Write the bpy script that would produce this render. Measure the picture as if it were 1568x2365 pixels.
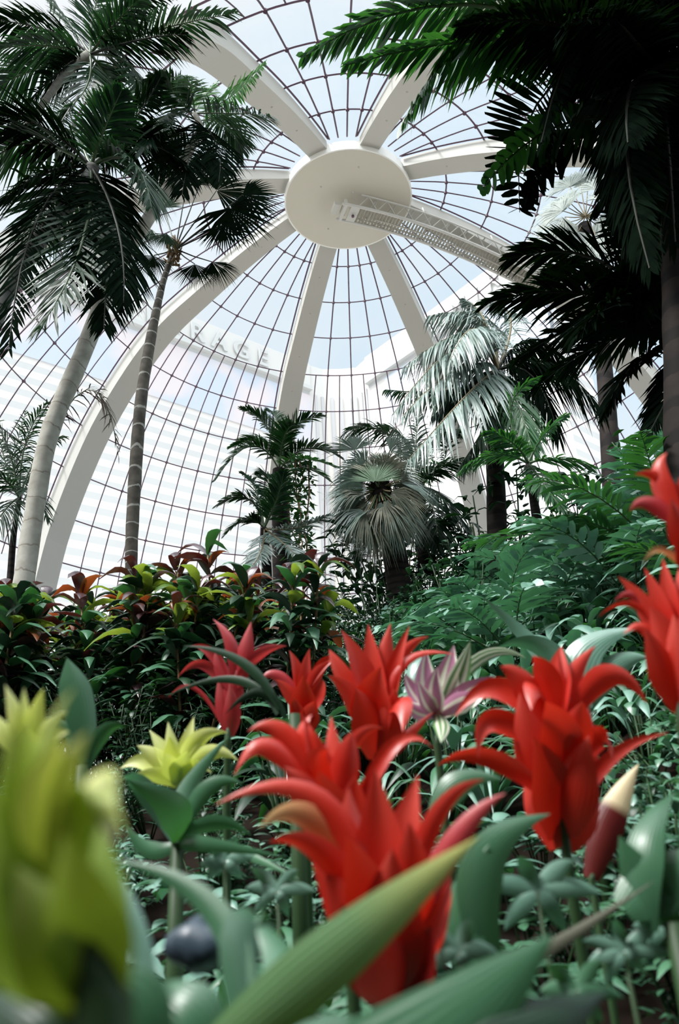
import bpy, math, random
import numpy as np
from mathutils import Vector, Matrix, noise
PI = math.pi
R = math.radians
C = bpy.context.scene.collection
for o in list(bpy.data.objects): bpy.data.objects.remove(o)

# ------------------------------------------------------------------ camera
EYE = 1.3
F_PX = 1644.0
PITCH, YAW, ROLL = 0.39014, -0.05097, -0.06098
CAM = np.array([0.0, 0.0, EYE])
_f = np.array([math.sin(YAW)*math.cos(PITCH), math.cos(YAW)*math.cos(PITCH), math.sin(PITCH)])
_r0 = np.array([math.cos(YAW), -math.sin(YAW), 0.0])
_u0 = np.cross(_r0, _f)
_r = math.cos(ROLL)*_r0 + math.sin(ROLL)*_u0
_u = -math.sin(ROLL)*_r0 + math.cos(ROLL)*_u0
cd = bpy.data.cameras.new('camera')
cam = bpy.data.objects.new('camera', cd); C.objects.link(cam)
M = Matrix([[_r[i], _u[i], -_f[i], CAM[i]] for i in range(3)] + [[0, 0, 0, 1]])
cam.matrix_world = M
cd.sensor_fit = 'HORIZONTAL'; cd.sensor_width = 24.0
cd.lens = 24.0*F_PX/1568.0
cd.clip_start = 0.02; cd.clip_end = 3000
cd.dof.use_dof = True; cd.dof.focus_distance = 8.0; cd.dof.aperture_fstop = 3.3
bpy.context.scene.camera = cam

def at(px, py, Y):
    """world point seen at photo pixel (px,py) on the vertical plane y = Y"""
    d = _f + _r*(px-784)/F_PX + _u*(1182.5-py)/F_PX
    return CAM + d*(Y/d[1])

# ------------------------------------------------------------------ light
sc = bpy.context.scene
sc.view_settings.view_transform = 'Standard'
sc.view_settings.look = 'None'
sc.view_settings.exposure = 0.0
sc.view_settings.gamma = 1.0
sc.view_settings.use_curve_mapping = False
sun = bpy.data.lights.new('sun', 'SUN'); sun.energy = 5.0; sun.angle = R(14); sun.color = (1, .98, .95)
so = bpy.data.objects.new('sun', sun); C.objects.link(so)
so.rotation_euler = Vector((-0.55, -0.28, 1.0)).to_track_quat('Z', 'Y').to_euler()
W = bpy.data.worlds.new('sky'); sc.world = W; W.use_nodes = True
nt = W.node_tree; N = nt.nodes; L = nt.links; N.clear()
out = N.new('ShaderNodeOutputWorld'); bg = N.new('ShaderNodeBackground'); L.new(bg.outputs[0], out.inputs[0])
tc = N.new('ShaderNodeTexCoord')
nz = N.new('ShaderNodeTexNoise'); nz.inputs['Scale'].default_value = 2.6; nz.inputs['Detail'].default_value = 7; nz.inputs['Roughness'].default_value = .55
mp = N.new('ShaderNodeMapping'); mp.inputs['Scale'].default_value = (1, 1.6, 1.2); mp.inputs['Location'].default_value = (.7, .2, .1)
L.new(tc.outputs['Generated'], mp.inputs[0]); L.new(mp.outputs[0], nz.inputs['Vector'])
cr = N.new('ShaderNodeValToRGB'); cr.color_ramp.elements[0].position = .42; cr.color_ramp.elements[1].position = .62
L.new(nz.outputs[0], cr.inputs[0])
sx = N.new('ShaderNodeSeparateXYZ'); L.new(tc.outputs['Generated'], sx.inputs[0])
# the sky whitens towards the sun side (left, behind the viewer)
dt = N.new('ShaderNodeVectorMath'); dt.operation = 'DOT_PRODUCT'; dt.inputs[1].default_value = Vector((-0.6, -0.55, .55)).normalized()
L.new(tc.outputs['Generated'], dt.inputs[0])
rg = N.new('ShaderNodeMapRange'); rg.inputs[1].default_value = -.35; rg.inputs[2].default_value = .75
L.new(dt.outputs['Value'], rg.inputs[0])
mx = N.new('ShaderNodeMath'); mx.operation = 'ADD'; mx.use_clamp = True
m2 = N.new('ShaderNodeMath'); m2.operation = 'MULTIPLY'; m2.inputs[1].default_value = .45; L.new(cr.outputs[0], m2.inputs[0])
L.new(m2.outputs[0], mx.inputs[0]); L.new(rg.outputs[0], mx.inputs[1])
cm = N.new('ShaderNodeMix'); cm.data_type = 'RGBA'
cm.inputs[6].default_value = (.68, .85, .99, 1); cm.inputs[7].default_value = (.92, .96, 1.0, 1)
L.new(mx.outputs[0], cm.inputs[0]); L.new(cm.outputs[2], bg.inputs[0])
d2 = N.new('ShaderNodeVectorMath'); d2.operation = 'DOT_PRODUCT'; d2.inputs[1].default_value = Vector((-0.12, -0.45, .88)).normalized()
L.new(tc.outputs['Generated'], d2.inputs[0])
st = N.new('ShaderNodeMapRange'); st.inputs[1].default_value = .55; st.inputs[2].default_value = .92
st.inputs[3].default_value = 1.0; st.inputs[4].default_value = 4.0
L.new(d2.outputs['Value'], st.inputs[0]); L.new(st.outputs[0], bg.inputs[1])

# ------------------------------------------------------------------ materials
def new_mat(name):
    m = bpy.data.materials.new(name); m.use_nodes = True
    return m, m.node_tree.nodes, m.node_tree.links, m.node_tree.nodes['Principled BSDF']

def plain(name, col, rough=.6, spec=.3, var=0.0, scale=3.0, metal=0.0, bump=0.0):
    m, n, l, b = new_mat(name)
    b.inputs['Roughness'].default_value = rough; b.inputs['Specular IOR Level'].default_value = spec
    b.inputs['Metallic'].default_value = metal
    b.inputs['Base Color'].default_value = (*col, 1)
    if var:
        t = n.new('ShaderNodeTexCoord'); z = n.new('ShaderNodeTexNoise'); z.inputs['Scale'].default_value = scale; z.inputs['Detail'].default_value = 5
        l.new(t.outputs['Object'], z.inputs['Vector'])
        h = n.new('ShaderNodeMix'); h.data_type = 'RGBA'
        h.inputs[6].default_value = (*[c*(1-var) for c in col], 1); h.inputs[7].default_value = (*[min(1, c*(1+var)) for c in col], 1)
        l.new(z.outputs[0], h.inputs[0]); l.new(h.outputs[2], b.inputs['Base Color'])
        if bump:
            bp = n.new('ShaderNodeBump'); bp.inputs['Strength'].default_value = bump; l.new(z.outputs[0], bp.inputs['Height']); l.new(bp.outputs[0], b.inputs['Normal'])
    return m

def leafmat(name, col, col2, tip=None, rough=.36, spec=.5, trans=.12, tcol=None, stripes=None, nscale=9.0, coat=0.0):
    """leaf: colour varies by leaf and noise; 'luv' holds (along, across)"""
    m, n, l, b = new_mat(name)
    b.inputs['Roughness'].default_value = rough; b.inputs['Specular IOR Level'].default_value = spec
    b.inputs['Coat Weight'].default_value = coat; b.inputs['Coat Roughness'].default_value = .25
    t = n.new('ShaderNodeTexCoord'); z = n.new('ShaderNodeTexNoise'); z.inputs['Scale'].default_value = nscale; z.inputs['Detail'].default_value = 2
    l.new(t.outputs['Object'], z.inputs['Vector'])
    oi = n.new('ShaderNodeObjectInfo')
    ad = n.new('ShaderNodeMath'); ad.operation = 'MULTIPLY_ADD'; ad.inputs[1].default_value = .5; l.new(oi.outputs['Random'], ad.inputs[0])
    rm = n.new('ShaderNodeMapRange'); rm.inputs[1].default_value = .35; rm.inputs[2].default_value = .65; rm.inputs[3].default_value = 0; rm.inputs[4].default_value = .6
    l.new(z.outputs[0], rm.inputs[0]); l.new(rm.outputs[0], ad.inputs[2])
    h = n.new('ShaderNodeMix'); h.data_type = 'RGBA'; h.inputs[6].default_value = (*col, 1); h.inputs[7].default_value = (*col2, 1)
    l.new(ad.outputs[0], h.inputs[0]); c = h.outputs[2]
    at_ = n.new('ShaderNodeAttribute'); at_.attribute_name = 'luv'
    sp = n.new('ShaderNodeSeparateXYZ'); l.new(at_.outputs['Vector'], sp.inputs[0])
    if tip:
        r_ = n.new('ShaderNodeMapRange'); r_.inputs[1].default_value = tip[1]; r_.inputs[2].default_value = tip[2]; l.new(sp.outputs[0], r_.inputs[0])
        g = n.new('ShaderNodeMix'); g.data_type = 'RGBA'; l.new(r_.outputs[0], g.inputs[0]); l.new(c, g.inputs[6]); g.inputs[7].default_value = (*tip[0], 1); c = g.outputs[2]
    if stripes:
        w = n.new('ShaderNodeMath'); w.operation = 'MULTIPLY'; w.inputs[1].default_value = stripes[1]; l.new(sp.outputs[1], w.inputs[0])
        s_ = n.new('ShaderNodeMath'); s_.operation = 'SINE'; l.new(w.outputs[0], s_.inputs[0])
        r_ = n.new('ShaderNodeMapRange'); r_.inputs[1].default_value = stripes[2]; r_.inputs[2].default_value = stripes[2]+.4; l.new(s_.outputs[0], r_.inputs[0])
        g = n.new('ShaderNodeMix'); g.data_type = 'RGBA'; l.new(r_.outputs[0], g.inputs[0]); l.new(c, g.inputs[6]); g.inputs[7].default_value = (*stripes[0], 1); c = g.outputs[2]
    l.new(c, b.inputs['Base Color'])
    # fine ribs along the blade
    w = n.new('ShaderNodeMath'); w.operation = 'MULTIPLY'; w.inputs[1].default_value = 30; l.new(sp.outputs[1], w.inputs[0])
    s_ = n.new('ShaderNodeMath'); s_.operation = 'SINE'; l.new(w.outputs[0], s_.inputs[0])
    bp = n.new('ShaderNodeBump'); bp.inputs['Strength'].default_value = .12; bp.inputs['Distance'].default_value = .002; l.new(s_.outputs[0], bp.inputs['Height']); l.new(bp.outputs[0], b.inputs['Normal'])
    if trans:
        tr = n.new('ShaderNodeBsdfTranslucent')
        if tcol: tr.inputs[0].default_value = (*tcol, 1)
        else: l.new(c, tr.inputs[0])
        ms = n.new('ShaderNodeMixShader'); ms.inputs[0].default_value = trans
        l.new(b.outputs[0], ms.inputs[1]); l.new(tr.outputs[0], ms.inputs[2]); l.new(ms.outputs[0], n['Material Output'].inputs[0])
    return m

def barkmat(name, c1, c2, ring, ringw=.12, rough=.8, ringcol=None):
    m, n, l, b = new_mat(name); b.inputs['Roughness'].default_value = rough; b.inputs['Specular IOR Level'].default_value = .2
    t = n.new('ShaderNodeTexCoord'); z = n.new('ShaderNodeTexNoise'); z.inputs['Scale'].default_value = 6; z.inputs['Detail'].default_value = 6
    l.new(t.outputs['Object'], z.inputs['Vector'])
    a_ = n.new('ShaderNodeAttribute'); a_.attribute_name = 'luv'; sp = n.new('ShaderNodeSeparateXYZ'); l.new(a_.outputs['Vector'], sp.inputs[0])
    k = n.new('ShaderNodeMath'); k.operation = 'MULTIPLY_ADD'; k.inputs[1].default_value = ring; l.new(sp.outputs[0], k.inputs[0])
    z2 = n.new('ShaderNodeMath'); z2.operation = 'MULTIPLY'; z2.inputs[1].default_value = .5; l.new(z.outputs[0], z2.inputs[0]); l.new(z2.outputs[0], k.inputs[2])
    fr = n.new('ShaderNodeMath'); fr.operation = 'FRACT'; l.new(k.outputs[0], fr.inputs[0])
    rp = n.new('ShaderNodeMapRange'); rp.inputs[1].default_value = ringw; rp.inputs[2].default_value = ringw*1.4; rp.inputs[3].default_value = 1; rp.inputs[4].default_value = 0
    l.new(fr.outputs[0], rp.inputs[0])
    h = n.new('ShaderNodeMix'); h.data_type = 'RGBA'; h.inputs[6].default_value = (*c1, 1); h.inputs[7].default_value = (*c2, 1)
    r2 = n.new('ShaderNodeMapRange'); r2.inputs[1].default_value = .35; r2.inputs[2].default_value = .65; l.new(z.outputs[0], r2.inputs[0]); l.new(r2.outputs[0], h.inputs[0])
    g = n.new('ShaderNodeMix'); g.data_type = 'RGBA'; l.new(rp.outputs[0], g.inputs[0]); l.new(h.outputs[2], g.inputs[6])
    g.inputs[7].default_value = (*(ringcol or [c*.45 for c in c1]), 1)
    l.new(g.outputs[2], b.inputs['Base Color'])
    bp = n.new('ShaderNodeBump'); bp.inputs['Strength'].default_value = .4; bp.inputs['Distance'].default_value = .02; l.new(fr.outputs[0], bp.inputs['Height']); l.new(bp.outputs[0], b.inputs['Normal'])
    return m

MT = {}
MT['cream'] = plain('cream_paint', (.58, .555, .475), .55, .3, .05, .6)
MT['rib'] = plain('rib_paint', (.48, .475, .44), .5, .3, .03, .5)
MT['bar'] = plain('glazing_bar_paint', (.10, .055, .085), .5, .3)
MT['white'] = plain('white_paint', (.84, .85, .82), .45, .4)
MT['gantry'] = plain('gantry_paint', (.56, .56, .53), .5, .3)
MT['tread'] = plain('gantry_tread', (.26, .25, .21), .6, .3, .3, 6)
MT['grey'] = plain('grey_metal', (.42, .41, .37), .5, .4, .25, 8)
MT['soil'] = plain('dark_soil', (.010, .006, .004), .95, .1, .5, 6, bump=.5)
MT['dark_wall'] = plain('brown_wall', (.06, .045, .035), .8, .2, .1, 1)
MT['paving'] = plain('pale_paving', (.55, .52, .48), .8, .2, .1, .1)
MT['palm'] = leafmat('palm_leaf', (.008, .024, .016), (.014, .048, .020), rough=.42, spec=.18, trans=.10, tcol=(.03, .14, .02))
MT['palm_green'] = leafmat('green_palm_leaf', (.014, .065, .022), (.028, .12, .032), trans=.16, tcol=(.07, .30, .03))
MT['palm_dark'] = leafmat('shaded_palm_leaf', (.0025, .004, .003), (.0045, .010, .006), rough=.7, spec=0, trans=.04, tcol=(.02, .07, .01))  # near-black copy of the palm leaf: shade on the fronds put into the colour
MT['palm_teal'] = leafmat('glossy_palm_leaf', (.09, .15, .12), (.20, .28, .24), rough=.30, spec=.9, trans=.10, coat=.4)
MT['palm_white'] = leafmat('silvery_palm_leaf', (.20, .25, .22), (.36, .40, .36), rough=.5, trans=.15)
MT['dead'] = leafmat('dry_palm_leaf', (.08, .10, .075), (.22, .22, .16), rough=.6, trans=.1)
MT['brown'] = leafmat('brown_palm_leaf', (.02, .013, .008), (.05, .035, .02), rough=.7, trans=.05)
MT['rachis'] = plain('leaf_stalk', (.06, .10, .045), .5, .4)
MT['rachis_dark'] = plain('shaded_leaf_stalk', (.015, .018, .012), .6, .15)  # stalk colour darkened to carry the same shade as those fronds
MT['rachis_tan'] = plain('tan_leaf_stalk', (.20, .16, .09), .6, .3)
MT['yellow_fan'] = leafmat('yellow_fan_leaf', (.03, .09, .03), (.05, .13, .04), tip=((.05, .13, .045), .25, .45), rough=.4, trans=.2)
MT['bark_pale'] = barkmat('pale_ringed_bark', (.30, .29, .25), (.44, .43, .38), 34, .05, ringcol=(.24, .22, .18))
MT['bark_dark'] = barkmat('dark_ringed_bark', (.055, .048, .040), (.12, .11, .09), 26, .08, ringcol=(.33, .33, .30))
MT['bark_grey'] = barkmat('grey_ringed_bark', (.13, .13, .12), (.24, .24, .23), 28, .10)
MT['bark_brown'] = barkmat('brown_fibrous_bark', (.010, .007, .006), (.022, .016, .013), 22, .3)
MT['fibre'] = plain('palm_fibre', (.17, .11, .06), .9, .1, .5, 25)
MT['red'] = leafmat('red_bract', (.56, .022, .012), (.70, .040, .020), tip=((.80, .11, .08), .45, 1.0), rough=.38, spec=.5, trans=.28, tcol=(.85, .03, .01), coat=.25)
MT['red_pink'] = leafmat('pinkish_red_bract', (.40, .02, .03), (.55, .05, .06), tip=((.72, .17, .18), .5, 1.0), rough=.4, trans=.25, tcol=(.8, .05, .05), coat=.2)
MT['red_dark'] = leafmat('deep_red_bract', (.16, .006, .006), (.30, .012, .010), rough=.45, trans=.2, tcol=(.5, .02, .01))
MT['orange'] = leafmat('orange_bract', (.60, .09, .03), (.75, .25, .09), tip=((.85, .55, .25), .3, .9), rough=.4, trans=.25)
MT['cream_tip'] = leafmat('cream_tipped_leaf', (.12, .012, .012), (.16, .02, .015), tip=((.80, .68, .42), .52, .60), rough=.4, trans=.2)
MT['yellow'] = leafmat('yellow_bract', (.62, .70, .14), (.78, .82, .28), tip=((.85, .88, .45), .45, 1.0), rough=.42, trans=.30, tcol=(.75, .85, .12))
MT['yellow_green'] = leafmat('yellow_green_bract', (.20, .32, .03), (.34, .48, .06), tip=((.72, .80, .28), .45, .95), rough=.42, trans=.30, tcol=(.5, .7, .05))
MT['pink'] = leafmat('pink_variegated_leaf', (.42, .16, .28), (.58, .28, .42), rough=.35, trans=.2, stripes=((.85, .85, .72), 5.5, .35), coat=.2)
MT['white_green'] = leafmat('white_green_leaf', (.10, .25, .09), (.16, .33, .12), rough=.35, trans=.2, stripes=((.80, .84, .66), 9.0, -.2), coat=.2)
MT['strap'] = leafmat('bromeliad_leaf', (.040, .13, .065), (.075, .21, .11), rough=.36, spec=.6, trans=.18, tcol=(.07, .28, .04), coat=.25, nscale=4)
MT['strap_yellow'] = leafmat('yellow_edged_bromeliad_leaf', (.14, .28, .12), (.20, .36, .15), tip=((.60, .58, .16), .55, 1.0), rough=.4, trans=.2, tcol=(.2, .35, .05))
MT['shrub'] = leafmat('shrub_leaf', (.035, .12, .065), (.10, .25, .14), rough=.32, spec=.7, trans=.14, tcol=(.06, .26, .04), coat=.3)
MT['shrub_teal'] = leafmat('glossy_shrub_leaf', (.10, .23, .175), (.22, .41, .32), rough=.34, spec=.9, trans=.14, tcol=(.06, .26, .06), coat=.5)
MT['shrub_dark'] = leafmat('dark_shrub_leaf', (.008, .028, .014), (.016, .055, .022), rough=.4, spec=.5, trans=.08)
MT['shrub_lime'] = leafmat('lime_shrub_leaf', (.09, .22, .02), (.20, .36, .04), rough=.36, trans=.3, tcol=(.35, .6, .05))
MT['croton_y'] = leafmat('yellow_green_croton_leaf', (.05, .15, .02), (.18, .26, .03), rough=.3, spec=.6, trans=.25, tcol=(.4, .55, .05), nscale=30)
MT['croton_p'] = leafmat('purple_croton_leaf', (.035, .018, .022), (.10, .05, .06), rough=.28, spec=.8, trans=.1, tcol=(.2, .03, .02), coat=.4)
MT['croton_r'] = leafmat('rust_croton_leaf', (.10, .03, .012), (.22, .07, .02), rough=.3, spec=.6, trans=.2, tcol=(.5, .1, .02))
MT['stem'] = plain('tan_stem', (.26, .17, .09), .7, .2, .3, 20)
MT['stem_green'] = plain('green_stem', (.025, .06, .02), .5, .3)
MT['stone'] = plain('blue_grey_stone', (.04, .065, .09), .4, .6, .3, 8)

def glassmat():
    m, n, l, b = new_mat('dome_glass'); n.remove(b)
    t = n.new('ShaderNodeBsdfTransparent'); t.inputs[0].default_value = (.97, .985, .985, 1)
    g = n.new('ShaderNodeBsdfGlossy'); g.inputs['Roughness'].default_value = .03
    x = n.new('ShaderNodeMixShader'); x.inputs[0].default_value = .025; l.new(t.outputs[0], x.inputs[1]); l.new(g.outputs[0], x.inputs[2])
    l.new(x.outputs[0], n['Material Output'].inputs[0])
    return m
MT['glass'] = glassmat()

# ------------------------------------------------------------------ mesh builder
def nrm(v):
    v = np.asarray(v, float); k = np.linalg.norm(v); return v/k if k > 1e-9 else v
UP = np.array([0, 0, 1.0])

class MB:
    def __init__(s): s.v = []; s.f = []; s.m = []; s.uv = []; s.n = 0
    def add(s, V, F, mat=0, uv=None):
        V = np.asarray(V, float)
        s.v.append(V); s.uv.append(np.zeros((len(V), 2)) if uv is None else np.asarray(uv, float))
        s.f += [tuple(i+s.n for i in f) for f in F]; s.m += [mat]*len(F); s.n += len(V)
    def tube(s, P, rad, n=6, mat=0, cap=True):
        P = [np.asarray(p, float) for p in P]; k = len(P)
        if not hasattr(rad, '__len__'): rad = [rad]*k
        V = []; uv = []
        ref = UP if abs(nrm(P[-1]-P[0])[2]) < .9 else np.array([1.0, 0, 0])
        for i in range(k):
            t = nrm(P[min(i+1, k-1)]-P[max(i-1, 0)]); a = nrm(np.cross(t, ref)); b = np.cross(a, t)
            for j in range(n):
                c = 2*PI*j/n; V.append(P[i]+rad[i]*(a*math.cos(c)+b*math.sin(c))); uv.append((i/(k-1), j/n))
        F = [(i*n+j, i*n+(j+1) % n, (i+1)*n+(j+1) % n, (i+1)*n+j) for i in range(k-1) for j in range(n)]
        if cap: F += [tuple(range(n-1, -1, -1)), tuple((k-1)*n+j for j in range(n))]
        s.add(V, F, mat, uv)
    def box(s, c, h, ax=None, mat=0):
        c = np.asarray(c, float)
        A = np.eye(3) if ax is None else np.asarray(ax, float)
        V = [c+A[0]*h[0]*i+A[1]*h[1]*j+A[2]*h[2]*k for i in (-1, 1) for j in (-1, 1) for k in (-1, 1)]
        s.add(V, [(0, 1, 3, 2), (4, 6, 7, 5), (0, 4, 5, 1), (2, 3, 7, 6), (0, 2, 6, 4), (1, 5, 7, 3)], mat)
    def sweep(s, P, sides, downs, w, d, mat=0):
        """box section: half width w[i] along sides[i], depth d along downs[i]"""
        V = []
        for i, p in enumerate(P):
            a = sides[i]*w[i]; b = downs[i]*d[i]
            V += [p-a, p+a, p+a+b, p-a+b]
        k = len(P)
        F = [(i*4+j, i*4+(j+1) % 4, i*4+4+(j+1) % 4, i*4+4+j) for i in range(k-1) for j in range(4)] + [(3, 2, 1, 0), tuple((k-1)*4+j for j in range(4))]
        s.add(V, F, mat)
    def blade(s, p0, p1, p2, width, side, n=8, cup=.18, shape=0, mat=0, wave=0.0, tw=0.0):
        """leaf strip on the curve that passes through p1 half way; 5 vertices across"""
        p0, p1, p2 = (np.asarray(p, float) for p in (p0, p1, p2)); c = 2*p1-.5*(p0+p2)
        V = []; uv = []
        for i in range(n+1):
            t = i/n; P = (1-t)**2*p0+2*t*(1-t)*c+t*t*p2; T = nrm(2*(1-t)*(c-p0)+2*t*(p2-c))
            S = side-T*np.dot(side, T); S = nrm(S); Nn = np.cross(S, T)
            if tw: a = tw*t; S, Nn = S*math.cos(a)+Nn*math.sin(a), Nn*math.cos(a)-S*math.sin(a)
            if shape == 0: w = (.45+.55*math.sin(min(1, t/.45)*PI/2))*(1-max(0, (t-.38)/.62)**1.5)      # bract, strap
            elif shape == 1: w = math.sin(PI*min(1, t*.97+.03)**.85)**.8                              # oval leaf
            elif shape == 2: w = (1-max(0, (t-.3)/.7)**1.7)*(.85+.15*t)
            elif shape == 4: w = (1-t)**.85                                                    # long parallel strap
            else: w = (.25+.75*math.sin(min(1, t/.65)*PI/2))*(1-max(0, (t-.7)/.3)**1.5)             # spoon
            w = max(w, .02)*width/2
            wv = wave*width*math.sin(t*17)
            for q in (-1, -.5, 0, .5, 1):
                V.append(P+S*w*q+Nn*(cup*w*(q*q)-cup*w*.5+wv*abs(q)*(1 if q > 0 else -1))); uv.append((t, q))
        F = [(i*5+j, i*5+j+1, i*5+6+j, i*5+5+j) for i in range(n) for j in range(4)]
        s.add(V, F, mat, uv)
    def build(s, name, mats, parent=None, origin=None, smooth=True):
        me = bpy.data.meshes.new(name)
        V = np.concatenate(s.v) if s.v else np.zeros((0, 3))
        if origin is not None: V = V-np.asarray(origin)
        me.from_pydata(V.tolist(), [], s.f)
        for m in (mats if isinstance(mats, (list, tuple)) else [mats]): me.materials.append(m if not isinstance(m, str) else MT[m])
        me.polygons.foreach_set('material_index', s.m)
        if smooth: me.polygons.foreach_set('use_smooth', [True]*len(s.f))
        a = me.attributes.new('luv', 'FLOAT_VECTOR', 'POINT')
        U = np.concatenate(s.uv) if s.uv else np.zeros((0, 2)); a.data.foreach_set('vector', np.column_stack([U, np.zeros(len(U))]).ravel())
        me.update()
        o = bpy.data.objects.new(name, me); C.objects.link(o)
        if parent is not None: o.parent = parent
        return o

def thing(name, label, cat, loc=(0, 0, 0), rz=0, group=None):
    o = bpy.data.objects.new(name, None); C.objects.link(o); o.empty_display_size = .1
    o.location = [float(c) for c in loc]; o.rotation_euler = (0, 0, rz)
    o['label'] = label; o['category'] = cat
    if group: o['group'] = group
    return o
def tag(o, label, cat, group=None, kind=None):
    o['label'] = label; o['category'] = cat
    if group: o['group'] = group
    if kind: o['kind'] = kind
    return o
def struct(o): o['kind'] = 'structure'; return o
def dup(root, loc, rz=0, label=None, group=None, scale=1.0, tilt=(0, 0)):
    r = root.copy(); C.objects.link(r); r.location = [float(c) for c in loc]; r.rotation_euler = (tilt[0], tilt[1], rz); r.scale = (scale,)*3
    if label: r['label'] = label
    if group: r['group'] = group
    for ch in root.children:
        c = ch.copy(); C.objects.link(c); c.parent = r
        for g in ch.children:
            d = g.copy(); C.objects.link(d); d.parent = c
    return r

# ------------------------------------------------------------------ dome (profile in units of the hub radius)
U_ = 2.2
AX = np.array([0.0, 8.61217*U_, EYE+8.82191*U_])         # centre of the hub's underside
PHI = -0.386873
PR = [1.0, 1.56785, 2.26780, 2.93776, 3.66491, 4.24771, 4.76990, 5.21054, 5.56689, 5.86008, 6.08, 6.24, 6.32]
PZ = [.27, .12822, -.10898, -.42304, -.80041, -1.29410, -1.89364, -2.52949, -3.22355, -3.94077, -4.68, -5.9, -9.2]
RW = [.15, .16, .172, .185, .20, .21, .215, .22, .22, .22, .22, .22, .22]
TT = np.arange(len(PR))
def prof(t):
    # Catmull-Rom through the measured rings
    t = min(max(t, 0), len(PR)-1.0001); i = int(t); u = t-i
    o = []
    for A in (PR, PZ, RW):
        a, b, c, d = A[max(i-1, 0)], A[i], A[i+1], A[min(i+2, len(A)-1)]
        o.append(.5*(2*b+(c-a)*u+(2*a-5*b+4*c-d)*u*u+(3*b-3*c+d-a)*u**3))
    return o
def dome(t, az, inset=0.0, off=0.0):
    r, z, _ = prof(t); r1, z1, _ = prof(t+.02); T = nrm([r1-r, z1-z]); n_ = np.array([T[1], -T[0]])   # inward/down normal (2d)
    r += n_[0]*inset; z += n_[1]*inset
    s = np.array([math.cos(az), -math.sin(az), 0.0]); d = np.array([math.sin(az), math.cos(az), 0.0])
    return AX + U_*(d*r+UP*z+s*off)
FAR = {6: 10.2, 7: 12, 0: 12, 1: 12, 2: 12, 3: 10.2, 4: 5, 5: 5}   # last ring of each sector and rib
RIBEND = {6: 12, 7: 12, 0: 12, 1: 12, 2: 12, 3: 12, 4: 5, 5: 5}
for k in range(8):
    az = PHI+k*PI/4
    ts = np.linspace(0.0, RIBEND[k], 48)
    P = []; S = []; Dn = []; w = []
    for t in ts:
        p = dome(t, az, .02); p2 = dome(t, az, .22); P.append(p); S.append(np.array([math.cos(az), -math.sin(az), 0.0])); Dn.append(nrm(p2-p)); w.append(prof(t)[2]*U_)
    mb = MB(); mb.sweep(P, S, Dn, w, [(.155+.085*min(1, t/2.2))*U_ for t in ts])
    o = mb.build('trim_%d' % (k+1), 'rib', smooth=False); struct(o); o['label'] = 'wide cream painted arched rib of the glass dome'
    # two rows of small bolts seen on the underside
    mb = MB()
    for t in (1.2, 2.2, 3.4, 4.4):
        if t < RIBEND[k]:
            p = dome(t, az, .02+.155+.085*min(1, t/2.2)-.005); mb.tube([p, p+UP*-.02], .035, 8)
    mb.build('fitting', 'grey', o, smooth=False)
bars_total = 0
for k in range(8):
    a0 = PHI+k*PI/4; tend = FAR[k]
    ga = np.linspace(a0, a0+PI/4, 13); gt = np.linspace(.05, tend, int(tend*3)+1)
    V = [dome(t, a) for t in gt for a in ga]; n = len(ga)
    mb = MB(); mb.add(V, [(i*n+j, i*n+j+1, (i+1)*n+j+1, (i+1)*n+j) for i in range(len(gt)-1) for j in range(n-1)])
    g = struct(mb.build('window_%d' % (k+1), 'glass'))
    mb = MB(); br = .027
    def barline(t0, t1, az, off=0.0, r_=br):
        ts = np.linspace(t0, t1, max(3, int((t1-t0)*3)+1)); mb.tube([dome(t, az, .015, off) for t in ts], r_, 4, cap=False)
    for j in range(4):
        u = .5+(j-1.5)*.166
        barline(.05, tend, a0+u*PI/4)
    if tend > 4.5:
        for j in range(5):
            u = .5+(j-2)*.166; barline(4, tend, a0+u*PI/4, r_=br*.85)
    for e, kk, sg in ((0, k, 1), (PI/4, k+1, -1)):
        ts = np.linspace(.05, tend, int(tend*3)+2)
        mb.tube([dome(t, a0+e, .015, sg*(prof(t)[2]+.035)) for t in ts], br*1.2, 4, cap=False)
    ring = [r for r in range(1, 12) if r <= tend]
    for r_i in ring:
        mb.tube([dome(r_i, a, .015) for a in np.linspace(a0+.02, a0+PI/4-.02, 15)], br, 4, cap=False)
        for j in range(4):
            u = .5+(j-1.5)*.166; p = dome(r_i, a0+u*PI/4, .02); mb.tube([p-UP*.03, p+UP*.03], .062, 6)
    mb.build('glazing_bar', 'bar', g, smooth=False)
# hub
mb = MB(); n = 72; V = []
prof_h = [(0, 0), (.985, 0), (1.0, .012), (1.0, .155), (.96, .17), (.80, .30), (0, .34)]
for r, z in prof_h[1:]:
    for j in range(n):
        c = 2*PI*j/n; V.append(AX+U_*np.array([r*math.cos(c), r*math.sin(c), z]))
V.append(AX); V.append(AX+U_*np.array([0, 0, .34]))
F = [(i*n+j, i*n+(j+1) % n, (i+1)*n+(j+1) % n, (i+1)*n+j) for i in range(5-1+0) for j in range(n)]
F += [(len(V)-2, (j+1) % n, j) for j in range(n)] + [(4*n+j, 4*n+(j+1) % n, len(V)-1) for j in range(n)]
mb.add(V, F); hub = struct(mb.build('ceiling', 'cream', smooth=False)); hub['label'] = 'round cream hub disc at the crown of the glass dome'
mb = MB(); V = []
for r, z in ((.99, .0), (1.012, .0), (1.012, .165), (.99, .165)):
    for j in range(n): V.append(AX+U_*np.array([r*math.cos(2*PI*j/n), r*math.sin(2*PI*j/n), z+.004]))
mb.add(V, [(i*n+j, i*n+(j+1) % n, ((i+1) % 4)*n+(j+1) % n, ((i+1) % 4)*n+j) for i in range(4) for j in range(n)]); mb.build('rim', 'white', hub, smooth=False)['label'] = 'white rim band of the hub disc'
mb = MB()
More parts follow.
